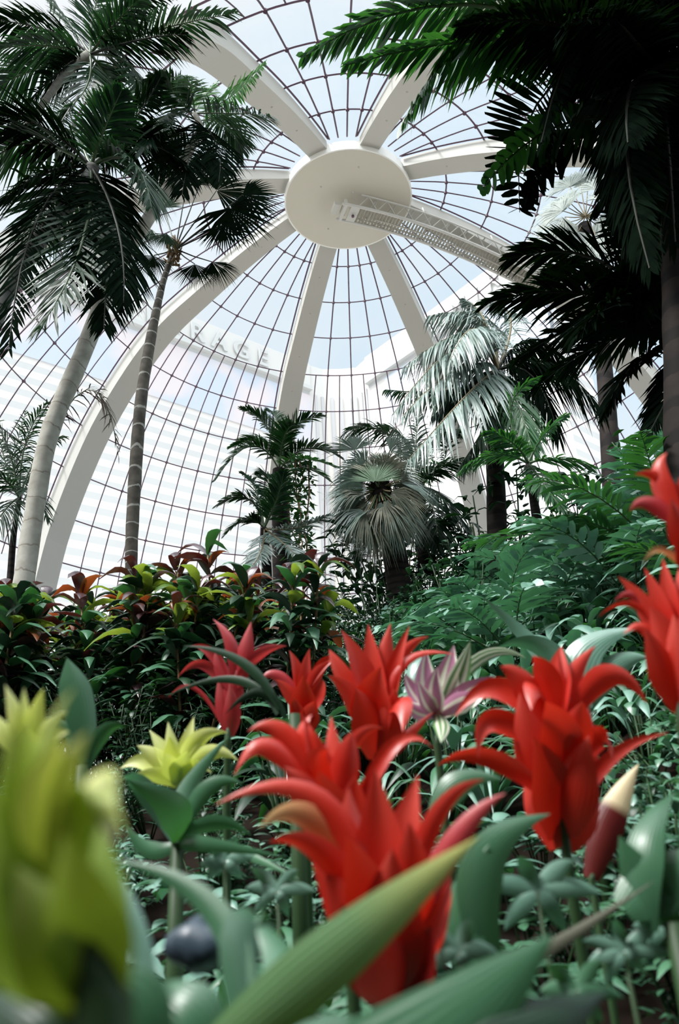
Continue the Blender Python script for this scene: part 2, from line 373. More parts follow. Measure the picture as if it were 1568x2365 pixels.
for r, a in ((.62, 2.2), (.55, 3.9), (.7, 5.0), (.45, .9), (.75, .2)):
    p = AX+U_*np.array([r*math.cos(a), r*math.sin(a), 0]); mb.tube([p, p-UP*.012], .035, 10)
mb.build('fitting', 'grey', hub, smooth=False)

# maintenance gantry: curved truss hanging below the ribs
az = PHI+PI/2
gd = np.array([math.sin(az), math.cos(az), 0.0]); gs = np.array([math.cos(az), -math.sin(az), 0.0])
gt_ = thing('maintenance_gantry', 'white curved truss gantry hanging under the round hub and running along a dome rib', 'gantry', AX+UP*-.4)
org = AX+UP*-.4
def gp(r, side, drop):
    # glass height at radius r
    z = .09-.067*r*r
    return AX+U_*(gd*r+gs*side+UP*(z-drop))
rs = np.linspace(-.16, 3.9, 42)
for sd in (-1, 1):
    mb = MB(); mb.tube([gp(r, sd*.165, .30) for r in rs], .055, 6); mb.build('rail', 'gantry', gt_, org)
    mb = MB(); mb.tube([gp(r, sd*.24, .12) for r in rs[3:]], .035, 6); mb.build('top_rail', 'gantry', gt_, org)
mb = MB(); mb.tube([gp(r, 0, .31) for r in rs[6:]], .03, 6); mb.build('track', 'grey', gt_, org)
mb = MB()
for i in range(70):
    r = .16+i*.053; w_ = .14
    p, q = gp(r, -w_, .30), gp(r, w_, .30); ax = [nrm(q-p), nrm(gp(r+.05, 0, .3)-gp(r, 0, .3)), UP]
    mb.box((p+q)/2, (np.linalg.norm(q-p)/2, .026, .02), ax)
mb.build('tread', 'tread', gt_, org, smooth=False)
mb = MB()
for i in range(12):
    r = .1+i*.31
    for sd in (-1, 1):
        mb.tube([gp(r, sd*.165, .30), gp(r+.155, sd*.24, .12), gp(r+.31, sd*.165, .30)], .022, 5)
    mb.tube([gp(r+.155, -.24, .12), gp(r+.31, .24, .12)], .02, 5); mb.tube([gp(r+.31, -.24, .12), gp(r+.31, .24, .12)], .02, 5)
mb.build('brace', 'gantry', gt_, org)
mb = MB(); a_ = [gs, gd, UP]
mb.box(gp(-.1, 0, .26), (.37, .05, .14), a_); mb.box(gp(.06, 0, .30), (.34, .16, .03), a_); mb.box(gp(-.22, 0, .24), (.22, .10, .08), a_)
eb = mb.build('end_carriage', 'gantry', gt_, org, smooth=False)
mb = MB(); p = gp(.06, 0, .33); mb.tube([p, p-UP*.06], .05, 12); mb.build('lamp', 'bar', eb, org)
mb = MB()
for r in (.0, 1.2, 2.4, 3.6): 
    for sd in (-1, 1): mb.tube([gp(r, sd*.24, .12), gp(r, sd*.20, -.02)], .03, 6)
mb.build('hanger', 'gantry', gt_, org)

# ------------------------------------------------------------------ hotel seen through the glass
YB = 175.0
HR = at(705, 840, YB)[2]                       # roof height
def on_roof(px, py, z=None):
    z = HR if z is None else z
    d = _f+_r*(px-784)/F_PX+_u*(1182.5-py)/F_PX; return CAM+d*((z-EYE)/d[2])
def facade(name, stripes=True):
    m, n, l, b = new_mat(name); b.inputs['Roughness'].default_value = .7; b.inputs['Specular IOR Level'].default_value = .1
    t = n.new('ShaderNodeTexCoord'); s_ = n.new('ShaderNodeSeparateXYZ'); l.new(t.outputs['Object'], s_.inputs[0])
    k = n.new('ShaderNodeMath'); k.operation = 'MULTIPLY'; k.inputs[1].default_value = 1/3.3; l.new(s_.outputs[2], k.inputs[0])
    fr = n.new('ShaderNodeMath'); fr.operation = 'FRACT'; l.new(k.outputs[0], fr.inputs[0])
    cp = n.new('ShaderNodeMath'); cp.operation = 'GREATER_THAN'; cp.inputs[1].default_value = .52; l.new(fr.outputs[0], cp.inputs[0])
    h = n.new('ShaderNodeMix'); h.data_type = 'RGBA'; h.inputs[6].default_value = (.66, .645, .63, 1); h.inputs[7].default_value = (.545, .56, .565, 1)
    l.new(cp.outputs[0], h.inputs[0])
    l.new(h.outputs[2], b.inputs['Base Color'])
    return m
MT['facade'] = facade('hotel_facade')
MT['parapet'] = plain('hotel_parapet', (.62, .62, .605), .7, .1)
MT['letter'] = plain('sign_letter_paint', (.55, .565, .56), .6, .1)
def muralmat():
    m, n, l, b = new_mat('hotel_mural'); b.inputs['Roughness'].default_value = .7; b.inputs['Specular IOR Level'].default_value = .1
    t = n.new('ShaderNodeTexCoord'); z = n.new('ShaderNodeTexNoise'); z.inputs['Scale'].default_value = .07; z.inputs['Detail'].default_value = 1.5
    l.new(t.outputs['Object'], z.inputs['Vector'])
    c = n.new('ShaderNodeValToRGB'); e = c.color_ramp.elements; e[0].position = .44; e[0].color = (.50, .56, .64, 1); e[1].position = .54; e[1].color = (.64, .59, .61, 1)
    l.new(z.outputs[0], c.inputs[0]); l.new(c.outputs[0], b.inputs['Base Color']); return m
MT['mural'] = muralmat()
A0 = on_roof(-160, 494); A1 = on_roof(712, 843); B0 = on_roof(845, 828); B1 = on_roof(1230, 552)
cen = [A1, on_roof(745, 853), on_roof(790, 852), on_roof(822, 849), B0]
hotel = thing('hotel_tower', 'pale high rise hotel with striped floors seen through the dome glass', 'building', (A1[0], A1[1]+20, 0))
horg = np.array([A1[0], A1[1]+20, 0.0])
def wallbox(a, b, z0, z1, thick=3.0, push=0.0):
    a = np.array(a, float); b = np.array(b, float); d = b-a; d[2] = 0; d = nrm(d); nn = np.array([-d[1], d[0], 0.0])  # away from the viewer
    if np.dot(nn, (a+b)/2-CAM) < 0: nn = -nn
    mid = (a+b)/2; mid[2] = (z0+z1)/2; L_ = np.linalg.norm((b-a)[:2])/2
    return mid+nn*(thick/2-push), (L_, thick/2, (z1-z0)/2), [d, nn, UP], nn
def wing(nm, a, b, z0, z1, mat, thick=14, push=0.0):
    c, h, ax, nn = wallbox(a, b, z0, z1, thick, push); mb = MB(); mb.box(c, h, ax); return mb.build(nm, mat, hotel, horg, smooth=False)
wing('left_wing', A0, A1, 0, HR-8, 'facade'); wing('right_wing', B0, B1, 0, HR-8, 'facade')
for a, b in ((A0, A1), (B0, B1)):
    wing('parapet', a, b, HR-8, HR, 'parapet', 14, .6); wing('cornice', a, b, HR-9.2, HR-8, 'letter', 14, 1.5)
wing('mural', A0, A1, HR-27, HR-10.5, 'mural', 2, .3)
wing('mural', B0+(B1-B0)*.12, B1, HR-27, HR-10.5, 'mural', 2, .3)
MT['cen1'] = plain('hotel_core_wall', (.66, .635, .60), .7, .1); MT['cen2'] = plain('hotel_core_recess', (.50, .505, .52), .7, .1)
for i in range(4): 
    wing('core_tower', cen[i], cen[i+1], 0, HR, 'cen1' if i % 2 else 'parapet', 14, 0)
for i in range(4):
    for f in (.3, .75):
        p = cen[i]+(cen[i+1]-cen[i])*f; q = cen[i]+(cen[i+1]-cen[i])*(f+.16); wing('core_recess', p, q, 0, HR-10, 'cen2', 1, .5)
# lettering on both parapets
def lettering(text, a, b, z, size, frac0):
    d = np.array(b-a); d[2] = 0; d = nrm(d); nn = np.array([-d[1], d[0], 0.0])
    if np.dot(nn, (a+b)/2-CAM) < 0: nn = -nn
    x = 0.0; p0 = a+(b-a)*frac0
    for ch in text:
        cu = bpy.data.curves.new('letter', 'FONT'); cu.body = ch; cu.size = size; cu.extrude = .15; cu.offset = .12; cu.align_x = 'CENTER'
        o = bpy.data.objects.new('sign_letter', cu); C.objects.link(o); cu.materials.append(MT['letter'])
        w_ = {'M': .9, 'I': .45, 'G': .85}.get(ch, .75)*size; x += w_/2
        p = p0+d*x-nn*1.2; x += w_/2+size*.18
        o.parent = hotel; m = Matrix([[d[0], 0, -nn[0], p[0]-horg[0]], [d[1], 0, -nn[1], p[1]-horg[1]], [0, 1, 0, z], [0, 0, 0, 1]]); o.matrix_local = m
        bpy.context.view_layer.update(); me_ = bpy.data.meshes.new_from_object(o); o2 = bpy.data.objects.new('sign_letter', me_); C.objects.link(o2); o2.parent = hotel; o2.matrix_local = m; bpy.data.objects.remove(o); bpy.data.curves.remove(cu)
def fracx(px, py, a, b):      # how far along a roof line a photo pixel lies
    p = on_roof(px, py); return float(np.dot((p-a)[:2], (b-a)[:2])/np.dot((b-a)[:2], (b-a)[:2]))
lettering('MIRAGE', A0, A1, HR-7.0, 7.0, fracx(330, 690, A0, A1))
lettering('MIRAGE', B0, B1, HR-7.0, 7.0, fracx(1035, 690, B0, B1))

# ------------------------------------------------------------------ ground
def sm(x, a, b): t = min(1, max(0, (x-a)/(b-a))); return t*t*(3-2*t)
def H(x, y):
    c = np.interp(y, [-3, 0, .6, 1, 2, 3, 4, 6, 8, 11, 16, 30], [.2, .35, .5, .6, .9, 1.15, 1.4, 2.1, 2.7, 2.9, 2.2, 1.2])
    lf = np.interp(y, [-3, 0, .6, 1, 2, 3, 4, 6, 8, 11, 16, 30], [.2, .35, .5, .6, .85, 1.1, 1.35, 1.6, 1.7, 1.7, 1.5, 1.2])
    a = sm(x/max(1, y)*1.0, -.25, .02); h = lf*(1-a)+c*a
    h += sm(x/max(1, y), .08, .5)*np.interp(y, [0, 2, 4, 6, 9, 14, 30], [0, .1, .45, .9, 1.5, 1.2, 0])
    return float(h)+.05*noise.noise(Vector((x*.8, y*.8, 0)))
mb = MB(); nx, ny = 90, 100
xs = np.linspace(-14, 14, nx); ys = np.concatenate([np.linspace(-3, 6, 50), np.linspace(6.3, 32, 50)])
V = [(x*(.35+.65*min(1, (y+3)/14)), y, H(x*(.35+.65*min(1, (y+3)/14)), y)) for y in ys for x in xs]
mb.add(V, [(j*nx+i, j*nx+i+1, (j+1)*nx+i+1, (j+1)*nx+i) for j in range(ny-1) for i in range(nx-1)])
o = struct(mb.build('ground', 'soil')); o['label'] = 'dark soil of the sloping planting bed'
mb = MB(); mb.box((0, 150, -.3), (400, 300, .1)); o = struct(mb.build('floor', 'paving', smooth=False)); o['label'] = 'pale paving around the dome'

mb = MB(); mb.box((0, -3.2, 5.5), (20, .15, 5.8)); o = struct(mb.build('wall_light_block', 'dark_wall', smooth=False))  # unseen wall added behind the camera to block sky light from the back
# ------------------------------------------------------------------ plant parts
def frond_mb(p0, p1, p2, nl=42, ll=.5, lw=.035, vee=.25, droop=.35, fwd=.55, seed=0, rad=.016, start=.12, mb=None, m_leaf=0, m_rach=1, taper=1.0, jit=.1, ref=None, gaps=0.0, blunt=False):
    """feather leaf on the curve p0-p1-p2; ll leaflet length, all in metres"""
    rs_ = np.random.RandomState(seed); mb = mb or MB()
    if not blunt: nl = int(nl*1.35); lw *= .72
    p0, p1, p2 = (np.asarray(p, float) for p in (p0, p1, p2)); c = 2*p1-.5*(p0+p2)
    B = lambda t: (1-t)**2*p0+2*t*(1-t)*c+t*t*p2
    T_ = lambda t: nrm(2*(1-t)*(c-p0)+2*t*(p2-c))
    ref = UP if ref is None else nrm(ref)
    mb.tube([B(t) for t in np.linspace(0, 1, 9)], [rad*(1-.8*t) for t in np.linspace(0, 1, 9)], 5, m_rach, cap=False)
    V = []; F = []; uv = []; k = 0
    s0 = nrm(np.cross(T_(.5), ref))
    for i in range(nl):
        t = start+(1-start)*(i+.5)/nl
        P = B(t); T = T_(t); S = np.cross(T, ref)
        S = s0 if np.linalg.norm(S) < .25 else nrm(S)
        if np.dot(S, s0) < 0: S = -S
        Nn = np.cross(S, T)
        if Nn[2] < 0 and ref is UP: Nn = -Nn
        u = (t-start)/(1-start)
        L_ = ll*(math.sin(PI*min(1, .16+.80*u))**.6)*(1-.35*taper*u)
        f = fwd+.55*u
        for sg in (-1, 1):
            if rs_.rand() < gaps: continue
            D = nrm(sg*S*math.cos(f)+T*math.sin(f)+Nn*vee+rs_.randn(3)*jit)
            l = L_*(.88+.24*rs_.rand()); w = lw*(.85+.3*rs_.rand())
            Wd = nrm(T-D*np.dot(T, D)); Wd = nrm(Wd+Nn*rs_.randn()*.35); dr = droop*(.8+.5*rs_.rand())
            for q, wf in ((0, .35), (.3, 1), (.7, .85), (1, .0 if not blunt else .35)):
                X = P+D*l*q-UP*dr*l*q*q
                V += [X-Wd*w*wf/2, X+Wd*w*wf/2] if wf > 0 else [X]
                uv += [(q, -1), (q, 1)] if wf > 0 else [(q, 0)]
            F += [(k, k+1, k+3, k+2), (k+2, k+3, k+5, k+4)]
            if blunt: F += [(k+4, k+5, k+7, k+6)]; k += 8
            else: F += [(k+4, k+5, k+6)]; k += 7
    mb.add(V, F, m_leaf, uv)
    return mb
def fan_mb(p0, pc, normal, axis, rad, nseg=26, spread=2.6, droop=.2, seed=0, lw=None, mb=None, pleat=.25, m_leaf=0, m_rach=1, split=.5, stalk=.014):
    """fan leaf: stalk p0->pc, blade spread round pc, axis is its middle direction"""
    rs_ = np.random.RandomState(seed); mb = mb or MB()
    p0 = np.asarray(p0, float); pc = np.asarray(pc, float)
    md = (p0+pc)/2-UP*0.02
    mb.tube([p0, md, pc], [stalk, stalk*.8, stalk*.6], 5, m_rach, cap=False)
    nseg = int(nseg*1.5)
    nn = nrm(normal); ax = nrm(axis-nn*np.dot(axis, nn)); sd = np.cross(nn, ax)
    V = []; F = []; uv = []; k = 0
    lw = lw or rad*spread/nseg*.62
    for i in range(nseg):
        a = -spread/2+spread*(i+.5)/nseg; D = nrm(ax*math.cos(a)+sd*math.sin(a)+nn*(.12*rs_.randn()*pleat)); Wd = np.cross(nn, D)
        l = rad*(.8+.25*math.cos(a*.7))*(.92+.16*rs_.rand()); dr = droop*(.7+.6*rs_.rand())
        for q, wf in ((.03, .06), (split, 1.0), (.8, .5), (1, 0)):
            X = pc+D*l*q-UP*dr*l*max(0, q-.2)**2+nn*pleat*.04*rad*(1 if i % 2 else -1)*q
            w = lw*wf
            V += [X-Wd*w/2, X+Wd*w/2] if wf > 0 else [X]; uv += [(q, -1), (q, 1)] if wf > 0 else [(q, 0)]
        F += [(k, k+1, k+3, k+2), (k+2, k+3, k+5, k+4), (k+4, k+5, k+6)]; k += 7
    mb.add(V, F, m_leaf, uv); return mb

def palm(name, label, trunk, rads, bark, cat='palm tree', nside=14, steps=26, group=None):
    """trunk: list of world points, base first"""
    T = np.array(trunk, float); base = T[0]
    o = thing(name, label, cat, base, group=group)
    # smooth resample
    u = np.linspace(0, len(T)-1, steps); P = []; 
    for t in u:
        i = min(int(t), len(T)-2); f = t-i; a, b, c, d = T[max(i-1, 0)], T[i], T[i+1], T[min(i+2, len(T)-1)]
        P.append(.5*(2*b+(c-a)*f+(2*a-5*b+4*c-d)*f*f+(3*b-3*c+d-a)*f**3))
    rr = np.interp(u/(len(T)-1), np.linspace(0, 1, len(rads)), rads)
    rr = [r*(1+.03*math.sin(i*2.3)) for i, r in enumerate(rr)]
    mb = MB(); mb.tube(P, rr, nside); mb.build('trunk', bark, o, base)
    return o, base
def pf(o, base, spec, mats=('palm', 'rachis'), name='frond', **kw):
    """fronds from photo pixels: spec rows ((px,py,Y),(px,py,Y),(px,py,Y), extra)"""
    for i, row in enumerate(spec):
        a, b, c = [at(*p) if len(p) == 3 else p for p in row[:3]]; k = dict(kw)
        mt = mats
        if len(row) > 3: k.update(row[3])
        if 'mats' in k: mt = k.pop('mats')
        k.setdefault('seed', i*7+int(abs(a[0])*100) % 97)
        frond_mb(a, b, c, **k).build(name, mt, o, base)

# ---- left palms
o, b = palm('palm_tree', 'tall palm with thick pale grey trunk at left, leaning right to a feathery crown', [at(48, 1400, 7.6), at(75, 1210, 7.7), at(115, 1000, 7.8), at(190, 820, 8), at(262, 640, 8.2), at(330, 525, 8.4), at(400, 415, 8.6), at(447, 330, 8.8), at(463, 300, 8.8), at(450, 262, 8.8)], [.125, .115, .115, .118, .115, .10, .09, .08, .065, .045], 'bark_pale', steps=40)
Yc = 8.8; ce = (450, 262, Yc)
pf(o, b, [
 (ce, (545, 262, 8.4), (625, 268, 7.8), dict(ll=.75, mats=('palm', 'rachis'))),
 ((452, 262, Yc), (530, 225, 9.1), (612, 145, 9.3), dict(ll=.55, mats=('palm_green', 'rachis'))),
 (ce, (440, 200, 8.2), (425, 175, 7.6), dict(ll=.5, mats=('palm_green', 'rachis'))),
 (ce, (470, 225, 9.6), (500, 190, 10.2), dict(ll=.5, mats=('palm_green', 'rachis'))),
 ((448, 275, Yc), (400, 215, 8.4), (345, 180, 8), dict(ll=.7)),
 ((448, 275, Yc), (380, 270, 8), (330, 350, 7.4), dict(ll=.8)),
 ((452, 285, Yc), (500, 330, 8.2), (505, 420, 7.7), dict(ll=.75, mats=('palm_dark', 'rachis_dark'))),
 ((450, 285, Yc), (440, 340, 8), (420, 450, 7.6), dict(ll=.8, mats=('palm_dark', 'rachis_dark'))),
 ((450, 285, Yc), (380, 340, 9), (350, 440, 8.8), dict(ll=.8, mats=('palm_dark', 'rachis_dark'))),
 ((452, 280, Yc), (520, 290, 9.6), (560, 350, 10), dict(ll=.7)),
], nl=46, lw=.05, droop=.45, vee=.1)

o, b = palm('palm_tree', 'slim palm left of centre with dark ringed lower trunk and small crown of fan leaves', [at(303, 1330, 8.6), at(304, 1250, 8.6), at(312, 1100, 8.7), at(325, 930, 8.9), at(345, 800, 9.1), at(365, 700, 9.3), at(380, 640, 9.5), at(400, 585, 9.6)], [.078, .082, .09, .088, .085, .062, .05, .055], 'bark_dark', steps=34)
mb = MB(); rnd = random.Random(4)
for i in range(40):
    p = at(400+rnd.uniform(-14, 14), 590+rnd.uniform(-28, 24), 9.6+rnd.uniform(-.15, .15)); mb.tube([p, p+np.array([rnd.uniform(-.1, .1), rnd.uniform(-.1, .1), rnd.uniform(.05, .22)])], [.03, .008], 4)
mb.build('fibre_sheath', 'fibre', o, b)
def fans(o, b, spec, mats=('palm', 'rachis'), **kw):
    for i, (p0, pc, tip, rad, extra) in enumerate(spec):
        a, c, t = at(*p0), at(*pc), at(*tip); k = dict(kw); k.update(extra); m_ = k.pop('mats', mats)
        nv = k.pop('nv', None)
        ax = nrm(t-c); n0 = nrm(CAM-c)*.75+UP*.6 if nv is None else np.array(nv, float)
        fan_mb(a, c, n0, ax, rad, seed=i*5+int(p0[0]), **k).build('fan_leaf', m_, o, b)
cc = (405, 575, 9.6)
fans(o, b, [
 (cc, (500, 440, 9.9), (560, 400, 9.8), .82, dict(mats=('palm_dark', 'rachis_dark'), spread=3.4)),
 (cc, (530, 480, 9.4), (620, 500, 9.0), .85, dict(mats=('palm_dark', 'rachis_dark'), spread=3.8)),
 (cc, (470, 400, 10.2), (480, 340, 10.4), .75, dict(mats=('palm_dark', 'rachis_dark'), spread=3.2)),
 (cc, (380, 480, 10), (350, 430, 10), .5, dict(spread=3.2)),
 (cc, (450, 610, 9.3), (460, 680, 8.9), .52, dict(spread=2.3, mats=('palm_dark', 'rachis_dark'))),
 (cc, (490, 605, 9.6), (555, 670, 9.6), .50, dict(spread=2.4, mats=('palm_dark', 'rachis_dark'), droop=.5)),
 (cc, (355, 590, 9.5), (335, 650, 9.4), .45, dict(spread=2.6, mats=('palm_dark', 'rachis_dark'), droop=.5)),
 (cc, (350, 530, 9.9), (320, 540, 9.8), .42, dict(spread=2.8)),
 (cc, (385, 540, 9.1), (350, 560, 8.6), .38, dict(spread=2.4)),
 (cc, (560, 450, 9.6), (640, 440, 9.4), .75, dict(spread=3.4, mats=('palm_dark', 'rachis_dark'))),
 (cc, (515, 520, 9.2), (560, 560, 8.9), .6, dict(spread=3.2, mats=('palm_dark', 'rachis_dark'))),
 (cc, (430, 430, 10.0), (400, 380, 10.2), .7, dict(spread=3.0, mats=('palm_dark', 'rachis_dark'))),
], droop=.3)

o, b = palm('palm_tree', 'grey trunked palm at left edge with large drooping dark fronds', [at(-95, 1050, 6.6), at(-60, 860, 6.7), at(0, 705, 6.8), at(60, 600, 6.9), at(110, 530, 7), at(160, 470, 7.1), at(200, 420, 7.2), at(215, 385, 7.2)], [.12, .115, .11, .105, .10, .10, .11, .09], 'bark_grey', steps=34)
cn = (210, 385, 7.2)
pf(o, b, [
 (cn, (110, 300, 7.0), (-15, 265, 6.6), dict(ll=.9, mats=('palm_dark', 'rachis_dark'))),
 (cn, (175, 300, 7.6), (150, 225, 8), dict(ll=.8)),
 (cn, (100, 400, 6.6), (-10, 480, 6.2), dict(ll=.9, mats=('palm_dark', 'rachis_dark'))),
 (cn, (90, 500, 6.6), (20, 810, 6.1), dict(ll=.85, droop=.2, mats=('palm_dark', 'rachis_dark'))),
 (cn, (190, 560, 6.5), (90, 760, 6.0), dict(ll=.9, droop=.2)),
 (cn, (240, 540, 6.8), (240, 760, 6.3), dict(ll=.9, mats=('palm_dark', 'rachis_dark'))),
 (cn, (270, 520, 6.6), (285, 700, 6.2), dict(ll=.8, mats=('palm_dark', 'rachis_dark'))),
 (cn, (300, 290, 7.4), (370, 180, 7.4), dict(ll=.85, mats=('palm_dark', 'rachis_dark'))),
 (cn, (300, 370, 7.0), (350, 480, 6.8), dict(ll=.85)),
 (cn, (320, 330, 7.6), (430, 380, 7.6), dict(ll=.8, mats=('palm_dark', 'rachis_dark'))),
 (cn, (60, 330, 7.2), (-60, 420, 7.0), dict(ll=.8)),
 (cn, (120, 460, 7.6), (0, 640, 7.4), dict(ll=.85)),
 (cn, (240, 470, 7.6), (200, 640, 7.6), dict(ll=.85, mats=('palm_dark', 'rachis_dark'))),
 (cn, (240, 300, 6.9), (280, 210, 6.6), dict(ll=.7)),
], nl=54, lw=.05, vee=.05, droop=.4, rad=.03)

o, b = palm('palm_tree', 'thin pale trunked palm crossing the top left corner, crown at the top edge', [at(-330, 1000, 7.4), at(-180, 640, 7.5), at(-60, 440, 7.6), at(0, 370, 7.7), at(60, 295, 7.8), at(110, 225, 7.9), at(155, 165, 8), at(205, 128, 8)], [.10, .09, .07, .06, .055, .055, .075, .09], 'bark_pale', steps=30)
cn = (208, 125, 8)
pf(o, b, [
 (cn, (110, 70, 8), (-30, 45, 7.8), dict(ll=.8, mats=('palm_dark', 'rachis_dark'))),
 (cn, (100, 105, 7.6), (-10, 115, 7.2), dict(ll=.7)),
 (cn, (360, 70, 7.8), (545, 30, 7.4), dict(ll=.8)),
 (cn, (330, 90, 7.3), (430, 80, 6.9), dict(ll=.7, mats=('palm_dark', 'rachis_dark'))),
 (cn, (215, 40, 8), (240, -60, 7.8), dict(ll=.8)),
 (cn, (150, 40, 8.4), (90, -40, 8.4), dict(ll=.7)),
 (cn, (300, 150, 7.8), (320, 240, 7.5), dict(ll=.75)),
 (cn, (300, 30, 8.3), (400, -40, 8.3), dict(ll=.8, mats=('palm_dark', 'rachis_dark'))),
 (cn, (120, 180, 7.8), (20, 290, 7.4), dict(ll=.75, mats=('palm_dark', 'rachis_dark'))),
 (cn, (200, 200, 7.6), (140, 260, 7.3), dict(ll=.6)),
 (cn, (80, 160, 8.2), (-20, 210, 8.1), dict(ll=.7)),
 (cn, (250, 180, 8.4), (300, 260, 8.4), dict(ll=.7)),
 (cn, (260, 60, 7.6), (330, -10, 7.2), dict(ll=.7)),
], nl=46, lw=.05, vee=.05, droop=.4, rad=.025)

o, b = palm('feather_palm', 'wispy small palm at the left edge behind the pale trunk', [at(20, 1400, 8.6), at(30, 1250, 8.6), at(45, 1150, 8.6)], [.05, .04, .03], 'bark_brown', steps=8)
cn = (45, 1150, 8.6)
pf(o, b, [
 (cn, (60, 1020, 8.6), (110, 930, 8.5), dict(ll=.45)), (cn, (20, 1040, 8.4), (-20, 960, 8.3), dict(ll=.5)), (cn, (90, 1050, 8.8), (150, 1010, 9), dict(ll=.4)),
 (cn, (0, 1100, 8.3), (-60, 1090, 8.2), dict(ll=.5)), (cn, (30, 1080, 9), (60, 950, 9.2), dict(ll=.5)), (cn, (10, 1180, 8.2), (-40, 1260, 8), dict(ll=.5)),
 (cn, (70, 1130, 8.2), (110, 1200, 8), dict(ll=.4)), (cn, (10, 1060, 8.9), (-30, 860, 9), dict(ll=.45)),
 ((60, 1120, 8.9), (200, 900, 9.0), (275, 1060, 9.0), dict(ll=.40, mats=('brown', 'rachis'), gaps=.2, jit=.35, nl=38)),
], nl=34, lw=.028, vee=.1, droop=.5, jit=.18)

# ---- upper right near palm (big fronds overhead)
o, b = palm('palm_tree', 'near palm with dark trunk at the right edge and long fronds across the top', [at(1640, 1400, 3.7), at(1590, 1150, 3.8), at(1575, 800, 3.9), at(1560, 500, 4.0), at(1535, 240, 4.0), at(1520, 160, 4.0)], [.13, .12, .11, .11, .10, .08], 'bark_brown', steps=22)
cn = (1520, 165, 4.0)
DK = ('palm_dark', 'rachis_dark')
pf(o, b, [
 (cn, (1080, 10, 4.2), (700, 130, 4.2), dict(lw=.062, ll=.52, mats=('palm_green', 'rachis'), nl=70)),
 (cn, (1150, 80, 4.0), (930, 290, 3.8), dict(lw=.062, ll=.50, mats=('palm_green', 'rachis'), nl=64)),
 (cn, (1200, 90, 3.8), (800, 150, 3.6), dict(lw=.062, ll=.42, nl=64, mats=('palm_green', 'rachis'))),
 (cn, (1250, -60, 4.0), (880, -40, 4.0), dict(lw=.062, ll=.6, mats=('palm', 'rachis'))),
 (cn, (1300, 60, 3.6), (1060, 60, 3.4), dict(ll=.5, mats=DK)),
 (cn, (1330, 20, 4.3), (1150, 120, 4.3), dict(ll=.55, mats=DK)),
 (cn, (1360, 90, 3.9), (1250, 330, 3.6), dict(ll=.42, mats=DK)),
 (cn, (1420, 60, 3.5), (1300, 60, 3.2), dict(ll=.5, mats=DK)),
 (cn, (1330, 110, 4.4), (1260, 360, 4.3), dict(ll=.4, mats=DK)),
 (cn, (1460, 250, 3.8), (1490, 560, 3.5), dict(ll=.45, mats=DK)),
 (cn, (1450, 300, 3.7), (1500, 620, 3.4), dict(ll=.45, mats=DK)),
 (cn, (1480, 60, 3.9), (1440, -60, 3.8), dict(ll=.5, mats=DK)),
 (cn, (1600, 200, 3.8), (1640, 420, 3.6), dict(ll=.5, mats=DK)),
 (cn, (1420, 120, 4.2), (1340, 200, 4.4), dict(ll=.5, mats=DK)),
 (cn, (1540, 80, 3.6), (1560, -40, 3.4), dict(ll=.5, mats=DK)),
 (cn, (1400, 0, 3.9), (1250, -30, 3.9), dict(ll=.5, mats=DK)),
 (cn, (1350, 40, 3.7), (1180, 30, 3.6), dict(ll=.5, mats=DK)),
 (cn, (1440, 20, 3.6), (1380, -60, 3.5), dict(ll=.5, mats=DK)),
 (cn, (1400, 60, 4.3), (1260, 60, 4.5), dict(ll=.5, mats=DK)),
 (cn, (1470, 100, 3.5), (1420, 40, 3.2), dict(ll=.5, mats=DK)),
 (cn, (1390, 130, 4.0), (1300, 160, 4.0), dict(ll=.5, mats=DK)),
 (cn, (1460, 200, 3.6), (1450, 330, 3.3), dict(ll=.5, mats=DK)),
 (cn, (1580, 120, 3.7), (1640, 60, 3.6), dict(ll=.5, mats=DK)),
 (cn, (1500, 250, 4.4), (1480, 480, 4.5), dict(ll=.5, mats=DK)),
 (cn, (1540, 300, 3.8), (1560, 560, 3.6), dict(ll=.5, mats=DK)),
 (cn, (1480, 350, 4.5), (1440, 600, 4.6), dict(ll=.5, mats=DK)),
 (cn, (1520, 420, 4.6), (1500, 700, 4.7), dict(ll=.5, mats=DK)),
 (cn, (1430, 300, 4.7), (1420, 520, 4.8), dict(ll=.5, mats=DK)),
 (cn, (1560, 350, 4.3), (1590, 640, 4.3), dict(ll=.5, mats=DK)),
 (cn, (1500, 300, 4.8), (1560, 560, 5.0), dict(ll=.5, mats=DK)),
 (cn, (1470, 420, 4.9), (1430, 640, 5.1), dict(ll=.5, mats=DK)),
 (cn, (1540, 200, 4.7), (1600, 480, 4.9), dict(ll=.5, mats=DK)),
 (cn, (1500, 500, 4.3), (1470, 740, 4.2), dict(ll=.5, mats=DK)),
], nl=58, lw=.045, vee=-.05, droop=.45, rad=.03)
